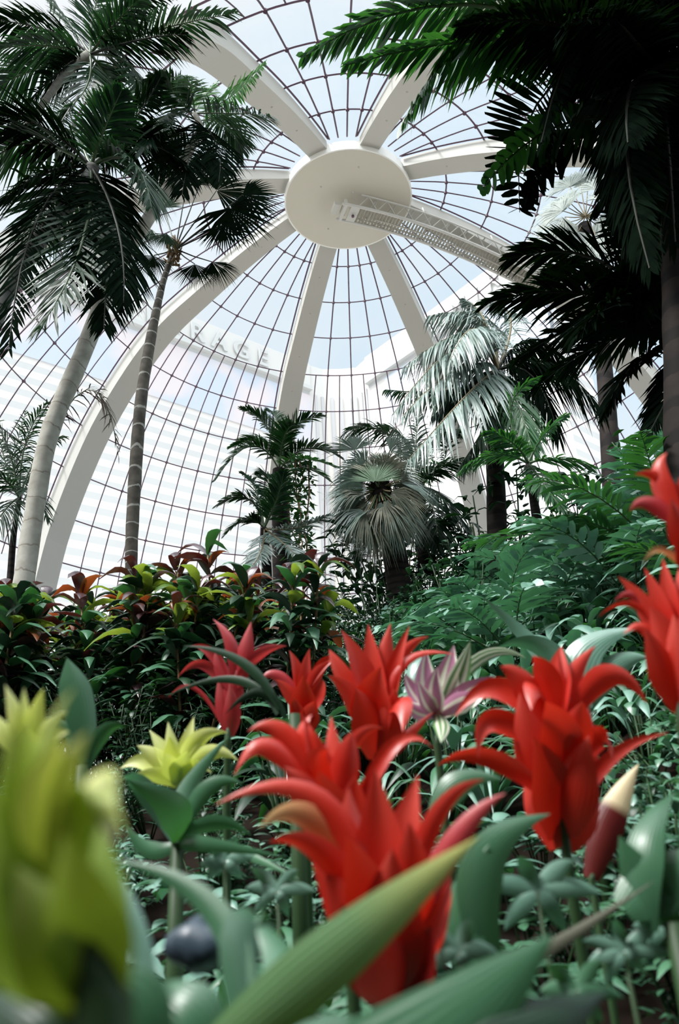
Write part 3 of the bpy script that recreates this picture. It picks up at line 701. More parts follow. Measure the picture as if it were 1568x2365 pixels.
# fishtail palm
o, b = palm('fishtail_palm', 'fishtail palm with wide blunt leaflets hanging below the overhead fronds', [at(1600, 1300, 4.4), at(1570, 900, 4.5), at(1530, 500, 4.6), at(1480, 290, 4.6)], [.09, .08, .06, .05], 'bark_brown', steps=18)
cn = (1480, 290, 4.6)
pf(o, b, [
 ((1400, 140, 4.6), (1240, 240, 4.5), (1200, 490, 4.3), dict(ll=.52, mats=DK, nl=26, lw=.065, fwd=.15, blunt=True, droop=.02, ref=(0, -.7, -.7), jit=.03)),
 (cn, (1290, 290, 4.3), (1110, 440, 4.1), dict(ll=.28, mats=('palm_green', 'rachis'), nl=20, lw=.075, blunt=True, fwd=.5, ref=(0, -.6, -.7))),
 (cn, (1300, 340, 4.5), (1210, 480, 4.3), dict(ll=.25, mats=('palm_dark', 'rachis_dark'), nl=20, lw=.075, blunt=True, ref=(0, -.6, -.7))),
 (cn, (1400, 230, 4.3), (1330, 260, 4.0), dict(ll=.34, mats=('palm', 'rachis'), nl=20, lw=.08, blunt=True)),
 (cn, (1440, 380, 4.2), (1380, 480, 4.0), dict(ll=.34, mats=DK, nl=20, lw=.08, blunt=True)),
 (cn, (1520, 400, 4.2), (1520, 600, 4.0), dict(ll=.4, mats=DK, nl=20, lw=.09, blunt=True)),
], vee=0, droop=.25, start=.25)

# right middle palm: fronds reaching left from the edge
o, b = palm('palm_tree', 'dark palm at right edge whose fronds fan left at mid height', [at(1700, 1500, 4.6), at(1640, 1100, 4.7), at(1600, 850, 4.8), at(1580, 790, 4.8)], [.14, .13, .12, .10], 'bark_brown', steps=14)
cn = (1590, 790, 4.8)
pf(o, b, [
 (cn, (1380, 600, 5), (1170, 600, 5.1), dict(ll=.62)), (cn, (1370, 680, 4.8), (1120, 700, 4.8), dict(ll=.6, nl=60)),
 (cn, (1400, 740, 4.9), (1190, 830, 4.8), dict(ll=.5)), (cn, (1480, 560, 4.6), (1450, 480, 4.5), dict(ll=.5)),
 (cn, (1480, 600, 4.9), (1420, 440, 5), dict(ll=.6)), (cn, (1420, 780, 5.2), (1230, 900, 5.3), dict(ll=.5)),
 (cn, (1560, 620, 4.8), (1540, 450, 4.8), dict(ll=.6)), (cn, (1450, 700, 4.4), (1330, 780, 4.2), dict(ll=.55)),
 (cn, (1500, 680, 4.5), (1400, 640, 4.2), dict(ll=.6)), (cn, (1480, 830, 4.6), (1400, 950, 4.5), dict(ll=.45)),
 (cn, (1560, 880, 4.4), (1500, 1000, 4.2), dict(ll=.4)), (cn, (1400, 640, 5.3), (1260, 650, 5.5), dict(ll=.6)),
], mats=DK, nl=54, lw=.045, vee=.1, droop=.3, rad=.025)

# silvery palm high up beyond
o, b = palm('fan_palm', 'silvery white crowned fan palm behind the dark right fronds', [at(1420, 1300, 11), at(1400, 900, 11.5), at(1370, 650, 12), at(1350, 520, 12)], [.16, .15, .14, .14], 'bark_brown', steps=14)
sp = []
for i in range(18):
    a = i*2.399; r = 40+12*(i % 4)
    sp.append(((1352, 500, 12), (1352+r*math.cos(a), 485+r*.8*math.sin(a), 12+.5*math.sin(i)), (1352+2.2*r*math.cos(a), 485+2.1*r*math.sin(a), 12), .75, dict(spread=2.6, droop=.7)))
fans(o, b, sp, mats=('palm_white', 'rachis_tan'), nseg=22)

# kentia palm right of centre
o, b = palm('kentia_palm', 'arching palm right of centre with pale shining drooping fronds', [at(1150, 1330, 8.4), at(1145, 1120, 8.5), at(1140, 980, 8.5), at(1150, 860, 8.5)], [.13, .12, .11, .09], 'bark_brown', steps=14)
cn = (1150, 855, 8.5); TL = ('palm_teal', 'rachis_tan')
pf(o, b, [
 (cn, (1110, 740, 8.6), (990, 730, 8.4), dict(ll=.6)), (cn, (1080, 770, 8.4), (930, 850, 8.1), dict(ll=.62)),
 (cn, (1060, 800, 8.2), (905, 960, 7.8), dict(ll=.55)), (cn, (1060, 850, 8.1), (930, 960, 7.6), dict(ll=.55)),
 (cn, (1090, 900, 7.8), (945, 1060, 7.2), dict(ll=.6)), (cn, (1120, 740, 8.9), (1070, 690, 9.1), dict(ll=.55)),
 (cn, (1180, 740, 8.8), (1140, 700, 8.9), dict(ll=.5)), (cn, (1220, 790, 8.6), (1330, 850, 8.5), dict(ll=.6, mats=DK)),
 (cn, (1270, 840, 8.3), (1400, 960, 8.1), dict(ll=.6, mats=DK)), (cn, (1230, 870, 8.2), (1290, 1010, 8), dict(ll=.6, mats=DK)),
 (cn, (1190, 920, 7.9), (1230, 1040, 7.6), dict(ll=.45, mats=('palm_green', 'rachis'))),
 (cn, (1100, 760, 8), (1040, 830, 7.5), dict(ll=.6)), (cn, (1100, 880, 8.7), (1000, 960, 8.6), dict(ll=.5, mats=('palm', 'rachis'))),
 (cn, (1050, 900, 8.5), (890, 900, 8.5), dict(ll=.4, mats=('palm', 'rachis'))),
 (cn, (1140, 940, 8), (1060, 1080, 7.8), dict(ll=.5, mats=('palm', 'rachis'))),
], mats=TL, nl=50, lw=.045, vee=-.1, droop=.95, rad=.022)
o, b = palm('feather_palm', 'small bright green palm frond cluster in front of the arching palm', [at(1240, 1200, 7), at(1225, 1110, 7), at(1220, 1070, 7)], [.05, .04, .03], 'bark_brown', steps=8)
cn = (1220, 1070, 7)
pf(o, b, [(cn, (1180, 940, 7), (1255, 870, 6.9), dict(ll=.3)), (cn, (1140, 1050, 6.9), (1060, 1090, 6.8), dict(ll=.3)), (cn, (1260, 1000, 7), (1310, 960, 7), dict(ll=.3)),
 (cn, (1180, 1020, 6.7), (1120, 1000, 6.6), dict(ll=.3)), (cn, (1290, 1060, 6.8), (1370, 1080, 6.7), dict(ll=.3)), (cn, (1250, 1110, 6.7), (1300, 1180, 6.5), dict(ll=.3))], mats=('palm_green', 'rachis'), nl=32, lw=.04, vee=.1)

# central feather palm
o, b = palm('feather_palm', 'central palm with upright arching fronds before the middle rib', [at(655, 1420, 10.5), at(650, 1250, 10.5), at(645, 1130, 10.5), at(645, 1085, 10.5)], [.16, .15, .13, .11], 'bark_brown', steps=12)
cn = (645, 1085, 10.5)
pf(o, b, [
 (cn, (620, 990, 10.5), (555, 943, 10.3), dict(ll=.42)), (cn, (675, 990, 10.5), (748, 962, 10.3), dict(ll=.42)),
 (cn, (580, 1030, 10.2), (497, 1110, 9.8), dict(ll=.4)), (cn, (610, 1020, 10.9), (530, 1035, 11), dict(ll=.4)),
 (cn, (710, 1035, 10.3), (790, 1060, 10.1), dict(ll=.4)), (cn, (640, 980, 10.8), (620, 950, 11), dict(ll=.4)),
 (cn, (700, 1080, 10.1), (760, 1110, 9.9), dict(ll=.38, mats=('palm_green', 'rachis'))), (cn, (690, 1060, 9.9), (780, 1080, 9.5), dict(ll=.35, mats=('palm_green', 'rachis'))),
 (cn, (660, 1000, 10), (690, 985, 9.7), dict(ll=.4)),
], mats=('palm', 'rachis'), nl=40, lw=.04, vee=.3, droop=.25)
o, b = palm('feather_palm', 'lower palm tuft left of the sabal palm with fronds curving left', [at(620, 1420, 9.6), at(615, 1300, 9.6), at(610, 1220, 9.6)], [.08, .07, .05], 'bark_brown', steps=8)
cn = (610, 1220, 9.6)
pf(o, b, [(cn, (570, 1150, 9.6), (497, 1170, 9.4), dict(ll=.35)), (cn, (590, 1130, 9.7), (560, 1095, 9.8), dict(ll=.38)), (cn, (640, 1150, 9.4), (655, 1090, 9.2), dict(ll=.45)),
 (cn, (625, 1120, 9.8), (600, 1095, 9.9), dict(ll=.45)), (cn, (570, 1200, 9.4), (520, 1235, 9.2), dict(ll=.35)), (cn, (680, 1220, 9.3), (760, 1190, 9.0), dict(ll=.38, mats=TL)),
 (cn, (660, 1260, 9.1), (700, 1300, 8.8), dict(ll=.35, mats=TL)), (cn, (600, 1280, 9.1), (560, 1330, 8.8), dict(ll=.35, mats=TL))], mats=('palm', 'rachis'), nl=36, lw=.04, vee=.2, droop=.3)

# sabal with a skirt of dry leaves
o, b = palm('sabal_palm', 'squat fan palm with a grey skirt of dry leaves and a yellow based upright fan', [at(925, 1400, 8.8), at(915, 1300, 8.8), at(895, 1200, 8.8), at(875, 1120, 8.8)], [.17, .16, .16, .15], 'bark_brown', steps=12)
sp = []; rnd = random.Random(8)
for i in range(54):
    a = PI*.0+i*2.399; r = rnd.uniform(.35, 1.0)
    x = 872+62*r*math.cos(a); y = 1135+62*r*math.sin(a)
    sp.append(((875, 1125, 8.8), (x, y, 8.8-.4*rnd.random()), (872+190*math.cos(a), 1150+190*math.sin(a)+20, 8.7), .50, dict(spread=1.7, droop=.75, nv=(rnd.uniform(-1, 1), -1+rnd.uniform(-.6, .6), rnd.uniform(-.5, 1.2)), mats=('dead', 'rachis_tan') if rnd.random() < .5 else ('palm_teal', 'rachis'), nseg=18)))
sp += [((875, 1125, 8.75), (867, 1112, 8.0), (866, 1000, 7.95), .36, dict(spread=3.0, droop=.05, mats=('yellow_fan', 'rachis'), nseg=40)),
       ((875, 1125, 8.9), (820, 1040, 9.0), (800, 980, 9.0), .5, dict(spread=2.6, droop=.3)), ((875, 1125, 8.9), (900, 1040, 9.1), (960, 1010, 9.1), .5, dict(spread=2.6, droop=.3))]
fans(o, b, sp, mats=('palm', 'rachis'))
o, b = palm('feather_palm', 'palm behind the squat fan palm with one frond arching over it', [at(980, 1330, 9.8), at(975, 1230, 9.8), at(965, 1120, 9.8)], [.1, .09, .07], 'bark_brown', steps=8)
cn = (965, 1120, 9.8)
pf(o, b, [(cn, (890, 1000, 9.8), (795, 1000, 9.7), dict(ll=.6)), (cn, (930, 1010, 9.9), (870, 990, 10), dict(ll=.5)), (cn, (1000, 1020, 9.9), (1060, 1000, 10), dict(ll=.5)),
 (cn, (1010, 1080, 9.6), (1090, 1060, 9.4), dict(ll=.5)), (cn, (960, 1040, 10.1), (970, 930, 10.3), dict(ll=.5)), (cn, (1020, 1150, 9.5), (1080, 1230, 9.3), dict(ll=.5)), (cn, (1030, 1050, 10), (1010, 960, 10.2), dict(ll=.5)),
 (cn, (1000, 1180, 9.3), (1010, 1260, 9.1), dict(ll=.5))], mats=('palm', 'rachis'), nl=40, lw=.04, vee=.1, droop=.5)

# ------------------------------------------------------------------ undergrowth prototypes (local coordinates)
def leaf_at(mb, p, az, el, L_, w, arch, rs_, shape=1, mat=0, n=6, cup=.25, wave=0.0):
    d = np.array([math.cos(az)*math.cos(el), math.sin(az)*math.cos(el), math.sin(el)])
    hor = np.array([math.cos(az), math.sin(az), 0.0]); side = nrm(np.array([-math.sin(az), math.cos(az), 0])+UP*rs_.uniform(-.35, .35))
    p1 = p+d*L_*.5+UP*arch*L_*.06; p2 = p+d*L_*.55+hor*L_*.38-UP*arch*L_*.45+d*L_*.1
    mb.blade(p, p1, p2, w, side, n, cup, shape, mat, wave)
PROTO = {}
def hide_proto(o): PROTO[o.name] = o
def croton(seed):
    rs_ = np.random.RandomState(seed); o = thing('croton_shrub', '', 'shrub', (0, 0, 0))
    ms = MB(); mf = MB()
    for s in range(5):
        a = rs_.uniform(0, 2*PI); r = rs_.uniform(.1, .3); top = np.array([math.cos(a)*r, math.sin(a)*r, rs_.uniform(.95, 1.3)]); b0 = np.array([math.cos(a)*.06, math.sin(a)*.06, -.05])
        md = (b0+top)/2+rs_.randn(3)*.03; ms.tube([b0, md, top], [.011, .009, .006], 6)
        for i in range(38):
            t = .30+.73*(i/38)**.75; p = b0+(top-b0)*min(1, t)+UP*max(0, t-1)*.3; 
            m_ = rs_.choice([0, 0, 4, 1, 1, 2, 3, 4])
            if t < .85: m_ = rs_.choice([1, 3, 3, 3, 4, 4])
            leaf_at(mf, p, i*2.4+rs_.uniform(-.4, .4), rs_.uniform(-.1, .9) if t < .9 else rs_.uniform(.3, 1.3), rs_.uniform(.18, .31), rs_.uniform(.06, .095), rs_.uniform(.2, 1.0), rs_, 1, m_, 6, .3, .03)
    ms.build('stem', 'stem', o); mf.build('foliage', ['croton_y', 'croton_p', 'croton_r', 'shrub_dark', 'shrub'], o); return o
def broadleaf(seed, mats, n=16, L0=.28, w0=.08, h=.5, shape=1):
    rs_ = np.random.RandomState(seed); o = thing('broadleaf_plant', '', 'plant', (0, 0, 0)); ms = MB(); mf = MB()
    for i in range(n):
        a = i*2.4+rs_.uniform(-.3, .3); t = i/n; r = rs_.uniform(.02, .14); hh = h*(.35+.65*rs_.rand()); p = np.array([math.cos(a)*r, math.sin(a)*r, hh])
        ms.tube([np.array([math.cos(a)*.02, math.sin(a)*.02, -.05]), p*np.array([.5, .5, .55]), p], [.007, .006, .004], 5)
        leaf_at(mf, p, a, rs_.uniform(.0, 1.0), L0*rs_.uniform(.7, 1.2), w0*rs_.uniform(.8, 1.2), rs_.uniform(.3, 1.2), rs_, shape, rs_.randint(len(mats)), 7, .25)
    ms.build('stem', 'stem_green', o); mf.build('foliage', mats, o); return o
def strapplant(seed, mats, n=18, L0=.6, w0=.045):
    rs_ = np.random.RandomState(seed); o = thing('strap_leaved_plant', '', 'plant', (0, 0, 0)); mf = MB()
    for i in range(n):
        a = i*2.4+rs_.uniform(-.3, .3); leaf_at(mf, np.array([0, 0, .0+.1*rs_.rand()]), a, rs_.uniform(.5, 1.35), L0*rs_.uniform(.7, 1.2), w0, rs_.uniform(.4, 1.4), rs_, 2, rs_.randint(len(mats)), 9, .3)
    mf.build('foliage', mats, o); return o
def parlor(seed, mat, n=9, L0=.8, ll=.22, lw=.03, nl=16):
    rs_ = np.random.RandomState(seed); o = thing('parlor_palm', '', 'palm plant', (0, 0, 0)); ms = MB()
    for i in range(3): ms.tube([np.array([.03*math.cos(i*2), .03*math.sin(i*2), -.05]), np.array([.05*math.cos(i*2), .05*math.sin(i*2), .35])], [.014, .011], 6)
    ms.build('stem', 'stem_green', o)
    for i in range(n):
        a = i*2.4+rs_.uniform(-.3, .3); e = rs_.uniform(.5, 1.35); d = np.array([math.cos(a)*math.cos(e), math.sin(a)*math.cos(e), math.sin(e)]); l = L0*rs_.uniform(.8, 1.15)
        p0 = np.array([0, 0, .2+.1*rs_.rand()]); p1 = p0+d*l*.55; p2 = p0+d*l*.8+np.array([math.cos(a), math.sin(a), 0])*l*.25-UP*.12*l
        frond_mb(p0, p1, p2, nl=nl, ll=ll, lw=lw, vee=.1, droop=.3, seed=seed*20+i, rad=.006, start=.3).build('frond', [mat, 'rachis'], o)
    return o
def whorl_plant(seed, mat, n=9, h=.3, L0=.11, w0=.035):
    rs_ = np.random.RandomState(seed); o = thing('schefflera_plant', '', 'plant', (0, 0, 0)); ms = MB(); mf = MB()
    for i in range(n):
        a = i*2.4; r = rs_.uniform(.03, .2); p = np.array([math.cos(a)*r, math.sin(a)*r, h*rs_.uniform(.4, 1)]); ms.tube([np.array([0, 0, -.05]), p*np.array([.6, .6, .5]), p], .004, 5)
        nl = rs_.randint(6, 9)
        for j in range(nl): leaf_at(mf, p, 2*PI*j/nl+rs_.rand(), rs_.uniform(-.1, .45), L0*rs_.uniform(.8, 1.15), w0, rs_.uniform(.1, .6), rs_, 1, 0, 6, .2)
    ms.build('stem', 'stem_green', o); mf.build('foliage', [mat], o); return o
def smallleaf(seed, mats, n=170, h=.5, r0=.3, L0=.07, w0=.028):
    rs_ = np.random.RandomState(seed); o = thing('leafy_shrub', '', 'shrub', (0, 0, 0)); ms = MB(); mf = MB()
    tips = []
    for i in range(12):
        a = rs_.uniform(0, 2*PI); r = r0*rs_.rand()**.5; t = np.array([math.cos(a)*r, math.sin(a)*r, h*rs_.uniform(.6, 1)]); tips.append(t); ms.tube([np.array([0, 0, -.05]), t*np.array([.6, .6, .5]), t], [.006, .005, .003], 5)
    for i in range(n):
        t = tips[rs_.randint(12)]; u = rs_.uniform(.3, 1.02); p = t*np.array([.6+.4*u, .6+.4*u, u])+rs_.randn(3)*.03
        leaf_at(mf, p, rs_.uniform(0, 2*PI), rs_.uniform(-.3, 1.1), L0*rs_.uniform(.7, 1.3), w0*rs_.uniform(.8, 1.3), rs_.uniform(0, .8), rs_, 1, rs_.randint(len(mats)), 3, .2)
    ms.build('stem', 'stem_green', o); mf.build('foliage', mats, o); return o
P_CROT = [croton(i) for i in (1, 2, 3)]
P_BROAD = [broadleaf(11, ['shrub_teal', 'shrub'], 22, .36, .085), broadleaf(12, ['shrub', 'shrub_teal', 'shrub_dark'], 20, .24, .07), broadleaf(13, ['shrub_teal'], 14, .34, .10, .6)]
P_STRAP = [strapplant(21, ['shrub', 'shrub_teal']), strapplant(22, ['shrub_teal', 'strap'], 22, .5, .04), strapplant(23, ['palm_green', 'shrub'], 16, .7, .05)]
P_PARL = [parlor(31, 'shrub_teal', 9, .8, .26, .06, 10), parlor(32, 'palm_green', 10, .9, .22, .036, 16), parlor(33, 'shrub_teal', 9, .85, .28, .07, 8)]
P_WHORL = [whorl_plant(41, 'shrub_teal'), whorl_plant(42, 'shrub', 10, .35), whorl_plant(43, 'shrub_teal', 8, .25, .13, .045)]
P_SMALL = [smallleaf(51, ['shrub', 'shrub_dark']), smallleaf(52, ['shrub_teal', 'shrub', 'shrub_dark'], 190, .45), smallleaf(53, ['shrub_dark', 'palm'], 260, .9, .45, .09, .03)]
used = set()
rng = random.Random(77)
def put(protos, x, y, label, group, scale=1.0, dz=0.0, tilt=.12):
    p = rng.choice(protos)
    loc = (x, y, H(x, y)+dz); rz = rng.uniform(0, 6.28); t = (rng.uniform(-tilt, tilt), rng.uniform(-tilt, tilt))
    if p.name not in used:
        used.add(p.name); o = p; o.location = loc; o.rotation_euler = (t[0], t[1], rz); o.scale = (scale,)*3; o['label'] = label; o['group'] = group; return o
    return dup(p, loc, rz, label, group, scale, t)
def scatter(protos, n, xr, yr, label, group, sc_=(.8, 1.2), mind=.25, dz=0.0):
    """xr is in x/y slope (fraction of distance), yr in metres"""
    pts = []; tries = 0
    while len(pts) < n and tries < n*60:
        tries += 1; y = yr[0]+(yr[1]-yr[0])*rng.random()**.9; x = y*rng.uniform(*xr)
        if all((x-a)**2+(y-b)**2 > (mind*(.6+.12*y))**2 for a, b in pts): pts.append((x, y))
    for x, y in pts: put(protos, x, y, label, group, rng.uniform(*sc_), dz)
# croton hedge on the left
scatter(P_CROT, 26, (-.60, -.13), (4.0, 6.2), 'tall croton shrub with mottled yellow and purple leaves in the hedge at left', 'crotons in the left hedge', (.95, 1.12), .42)
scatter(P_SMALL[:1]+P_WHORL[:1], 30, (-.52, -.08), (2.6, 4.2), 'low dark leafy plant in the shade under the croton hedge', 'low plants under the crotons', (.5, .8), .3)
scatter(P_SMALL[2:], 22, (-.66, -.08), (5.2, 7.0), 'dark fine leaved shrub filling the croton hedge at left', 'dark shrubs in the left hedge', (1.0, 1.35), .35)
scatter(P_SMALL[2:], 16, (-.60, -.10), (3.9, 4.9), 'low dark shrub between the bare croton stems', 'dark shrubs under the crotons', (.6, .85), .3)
scatter(P_BROAD[:2]+P_SMALL[1:2], 22, (.32, .56), (1.9, 3.6), 'green leafy plant at the foot of the right slope behind the red bromeliads', 'plants at the foot of the right slope', (.55, .9), .24)
# middle bank
scatter(P_SMALL[:2]+P_BROAD[1:2], 44, (-.16, .22), (4.4, 7.8), 'fine leaved green shrub on the bank behind the red bromeliads', 'shrubs on the middle bank', (.8, 1.2), .32)
scatter(P_STRAP[:2]+P_BROAD, 40, (-.14, .30), (2.8, 5.8), 'glossy green leafy plant just behind the red bromeliads', 'leafy plants behind the bromeliads', (.65, 1.0), .34)
scatter(P_PARL, 9, (-.20, .02), (6.0, 8.5), 'small feathery palm plant at the crest of the bank beside the crotons', 'feathery plants at the crest', (.8, 1.1), .7)
# right slope
scatter(P_PARL[::2], 30, (.14, .56), (4.6, 8.8), 'glossy blue green parlor palm on the right hand slope', 'parlor palms on the right slope', (.9, 1.35), .4)
scatter(P_BROAD, 34, (.10, .54), (3.2, 6.5), 'broad leaved plant with shining leaves on the right hand slope', 'broad leaved plants on the right slope', (.7, 1.1), .36)
scatter(P_STRAP, 16, (.15, .55), (4.0, 8.5), 'strap leaved plant among the parlor palms on the right slope', 'strap leaved plants on the right slope', (.8, 1.2), .5)
scatter(P_PARL[1:2]+P_BROAD[2:], 14, (.40, .62), (3.2, 5.5), 'tall leafy plant crowding the right edge below the dark palm', 'tall plants at the right edge', (1.0, 1.5), .4)
# dense shrubs far behind, closing the view under the palms
scatter(P_SMALL[2:], 22, (-.10, .35), (8.8, 12.5), 'dark fine leaved shrub growing below the central palms', 'dark shrubs below the central palms', (1.3, 2.0), .8)
scatter(P_SMALL[2:], 14, (.04, .25), (9.0, 10.6), 'tall fine leaved shrub between the squat fan palm and the arching palm', 'tall shrubs between the two palms', (2.1, 2.9), .45)
scatter(P_SMALL[2:], 14, (.12, .5), (9.5, 13), 'tall dark thicket shrub behind the right slope', 'thicket behind the right slope', (2.4, 3.4), .9)
# foreground ground cover
scatter(P_WHORL, 34, (-.45, .52), (.9, 2.7), 'small whorled leaf plant growing low between the bromeliads', 'whorled plants between the bromeliads', (.6, 1.0), .24)
scatter(P_SMALL[:2], 30, (-.42, .5), (.75, 2.8), 'small leaved ground cover plant at the foot of the bromeliads', 'ground cover among the bromeliads', (.35, .6), .22)
scatter(P_SMALL[:2]+P_WHORL, 40, (-.42, .52), (.60, 1.3), 'small leaved ground cover plant low in the nearest part of the bed', 'nearest ground cover', (.28, .5), .13)
scatter(P_SMALL[2:], 26, (-.20, .12), (6.8, 9.2), 'dark fine leaved shrub at the crest of the bank before the central palms', 'dark shrubs at the crest', (1.1, 1.5), .5)
# vine beside the central rib
def vine(px0, Y, label, seed):
    rs_ = np.random.RandomState(seed); base = at(px0, 1330, Y); o = thing('climbing_vine', label, 'vine', base); ms = MB(); mf = MB()
    for k in range(4):
        pts = [at(px0+rs_.uniform(-12, 12)+k*9-12, 1330-i*38, Y+rs_.uniform(-.15, .15)) for i in range(8)]
        ms.tube(pts, .012, 5)
        for i in range(110):
            u = rs_.uniform(0, 6.9); j = int(u); p = pts[j]+(pts[j+1]-pts[j])*(u-j)+rs_.randn(3)*.09
            leaf_at(mf, p, rs_.uniform(0, 6.28), rs_.uniform(-.9, .6), rs_.uniform(.10, .17), .05, .4, rs_, 1, rs_.randint(2), 3)
    ms.build('stem', 'stem', o, base); mf.build('foliage', ['shrub', 'palm_green'], o, base)
vine(690, 10.0, 'leafy climbing vine hanging right of the central rib', 3)
vine(965, 10.8, 'leafy vine mass behind the squat fan palm', 5)

# ------------------------------------------------------------------ bromeliads
def pxw(Y, px, w):   # metres for w pixels at plane Y (near the centre of view)
    return w*Y/F_PX/.93
def brom(name, label, axis, Y, bracts, mat, cat='flower', stem_w=.009, stem_mat='stem_green', leaves=(), leafmat_='strap', seed=0, extra_up=0, group=None):
    """axis: [(px,py) base, (px,py) top]; bracts rows: base, mid, tip px, width px, tip depth offset, [mat]"""
    rs_ = np.random.RandomState(seed); pb = at(axis[0][0], axis[0][1], Y); ptop = at(axis[1][0], axis[1][1], Y)
    g = np.array([pb[0], pb[1], H(pb[0], pb[1])])
    o = thing(name, label, cat, g, group=group)
    mb = MB(); mb.tube([g-UP*.03, (g+pb)/2, pb, pb+(ptop-pb)*.3], [stem_w*1.1, stem_w, stem_w*.9, stem_w*.5], 10); mb.build('stem', stem_mat, o, g)
    view = nrm(pb-CAM)
    for i, r in enumerate(bracts):
        a, m_, t, w = r[:4]; dz = r[4] if len(r) > 4 else rs_.uniform(-.03, .03); mt = r[5] if len(r) > 5 else mat; sh = r[6] if len(r) > 6 else 0
        wd = pxw(Y, 0, w); p0, p1, p2 = at(a[0], a[1], Y), at(m_[0], m_[1], Y+dz*.5), at(t[0], t[1], Y+dz)
        T = nrm(p2-p0); scr = nrm(np.cross(T, view)); sd = nrm(scr*.85+view*rs_.uniform(-.5, .5))
        b_ = MB(); b_.blade(p0, p1, p2, wd, sd, 12, .35*(1 if rs_.rand() < .5 else -1), sh, tw=rs_.uniform(-.35, .35)); b_.build('bract', mt, o, g)
    for i in range(extra_up):   # rolled inner bracts round the axis
        a = i*2.4; f = rs_.uniform(.15, .85); p0 = pb+(ptop-pb)*f*.8; rad = np.array([math.cos(a), math.sin(a), 0])
        l = np.linalg.norm(ptop-pb); e = .35+.5*(1-f); L_ = l*rs_.uniform(.35, .5)
        p2 = p0+UP*L_*.85+rad*L_*e; p1 = p0+UP*L_*.55+rad*L_*e*.35
        b_ = MB(); b_.blade(p0, p1, p2, l*.16, np.cross(rad, UP), 10, .4, 0); b_.build('bract', mat, o, g)
    for (az, el, L_, w, arch) in leaves:
        b_ = MB(); leaf_at(b_, g+UP*.02, az, el, L_, w, arch, rs_, 2, 0, 14, .35); b_.build('leaf', leafmat_, o, g)
    return o
def rosette(n, L0, w0, seed, el=(.5, 1.1)):
    rs_ = np.random.RandomState(seed); return [(i*2.399+rs_.uniform(-.2, .2), rs_.uniform(*el), L0*rs_.uniform(.8, 1.15), w0, rs_.uniform(.5, 1.2)) for i in range(n)]

# right hand large red
brom('bromeliad', 'large red bromeliad flower head at right with wide arching bracts', [(1310, 1990), (1265, 1560)], 1.15, [
 ((1285, 1900), (1275, 1740), (1225, 1560), 95, .05), ((1290, 1880), (1300, 1720), (1290, 1500), 80, .0), ((1300, 1900), (1340, 1730), (1330, 1560), 90, .03),
 ((1275, 1830), (1230, 1720), (1200, 1600), 85, -.03), ((1290, 1940), (1270, 1810), (1230, 1700), 100, -.05), ((1310, 1930), (1330, 1810), (1360, 1700), 90, -.05),
 ((1270, 1680), (1210, 1580), (1155, 1540), 62, -.02), ((1280, 1650), (1260, 1560), (1230, 1515), 62, -.04), ((1295, 1650), (1290, 1560), (1296, 1493), 56, .02), ((1300, 1670), (1320, 1570), (1375, 1492), 48, .03),
 ((1310, 1680), (1405, 1560), (1494, 1625), 56, .03), ((1265, 1690), (1150, 1590), (1050, 1655), 52, .02), ((1270, 1740), (1140, 1665), (1104, 1752), 52, -.04),
 ((1280, 1850), (1130, 1750), (1010, 1768), 44, -.02), ((1315, 1790), (1385, 1700), (1414, 1755), 50, -.02), ((1310, 1930), (1400, 1760), (1545, 1692), 32, .04),
 ((1270, 1640), (1235, 1590), (1228, 1640), 52, -.07), ((1290, 1960), (1250, 1850), (1215, 1760), 80, .02), ((1310, 1960), (1350, 1880), (1380, 1800), 60, .03),
 ((1300, 1800), (1290, 1690), (1260, 1620), 90, -.08), ((1310, 1780), (1330, 1690), (1345, 1620), 76, -.06),
 ], 'red', leaves=rosette(9, .42, .05, 1), seed=1)
brom('bromeliad_leaf', 'dark red leaf with a cream tip standing right of the large red flower', [(1365, 2030), (1380, 1990)], 1.25, [((1365, 2030), (1415, 1880), (1475, 1765), 62, .02, 'cream_tip')], 'cream_tip', cat='leaf', stem_w=.006, stem_mat='stem_green', seed=2)
# nearest red
brom('bromeliad', 'nearest red bromeliad at centre, lowest of the red flower heads', [(905, 2290), (880, 1830)], .85, [
 ((895, 2250), (880, 2010), (865, 1775), 130, .0), ((900, 2230), (920, 2000), (965, 1790), 110, .02), ((890, 2200), (830, 1990), (805, 1820), 120, .02),
 ((880, 2170), (740, 1850), (498, 1858), 52, -.02), ((870, 2150), (745, 1970), (622, 1945), 52, -.05), ((800, 1985), (700, 1880), (598, 1912), 50, -.04, 'orange'),
 ((930, 2180), (1000, 1900), (1118, 1800), 44, .02), ((930, 2200), (1045, 1950), (1168, 1832), 52, -.01, 'red_pink'), ((900, 2260), (800, 2060), (700, 1880), 110, .03),
 ((900, 2280), (830, 2130), (740, 1950), 110, -.02), ((910, 2290), (1000, 2120), (1035, 1990), 90, .01), ((905, 2300), (900, 2140), (905, 1960), 140, -.05),
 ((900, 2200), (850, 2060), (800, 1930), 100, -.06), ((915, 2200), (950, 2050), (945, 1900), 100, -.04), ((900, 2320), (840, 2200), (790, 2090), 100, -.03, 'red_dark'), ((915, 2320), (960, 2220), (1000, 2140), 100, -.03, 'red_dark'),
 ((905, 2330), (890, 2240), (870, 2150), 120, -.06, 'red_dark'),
 ], 'red', leaves=rosette(9, .36, .05, 3), seed=3)
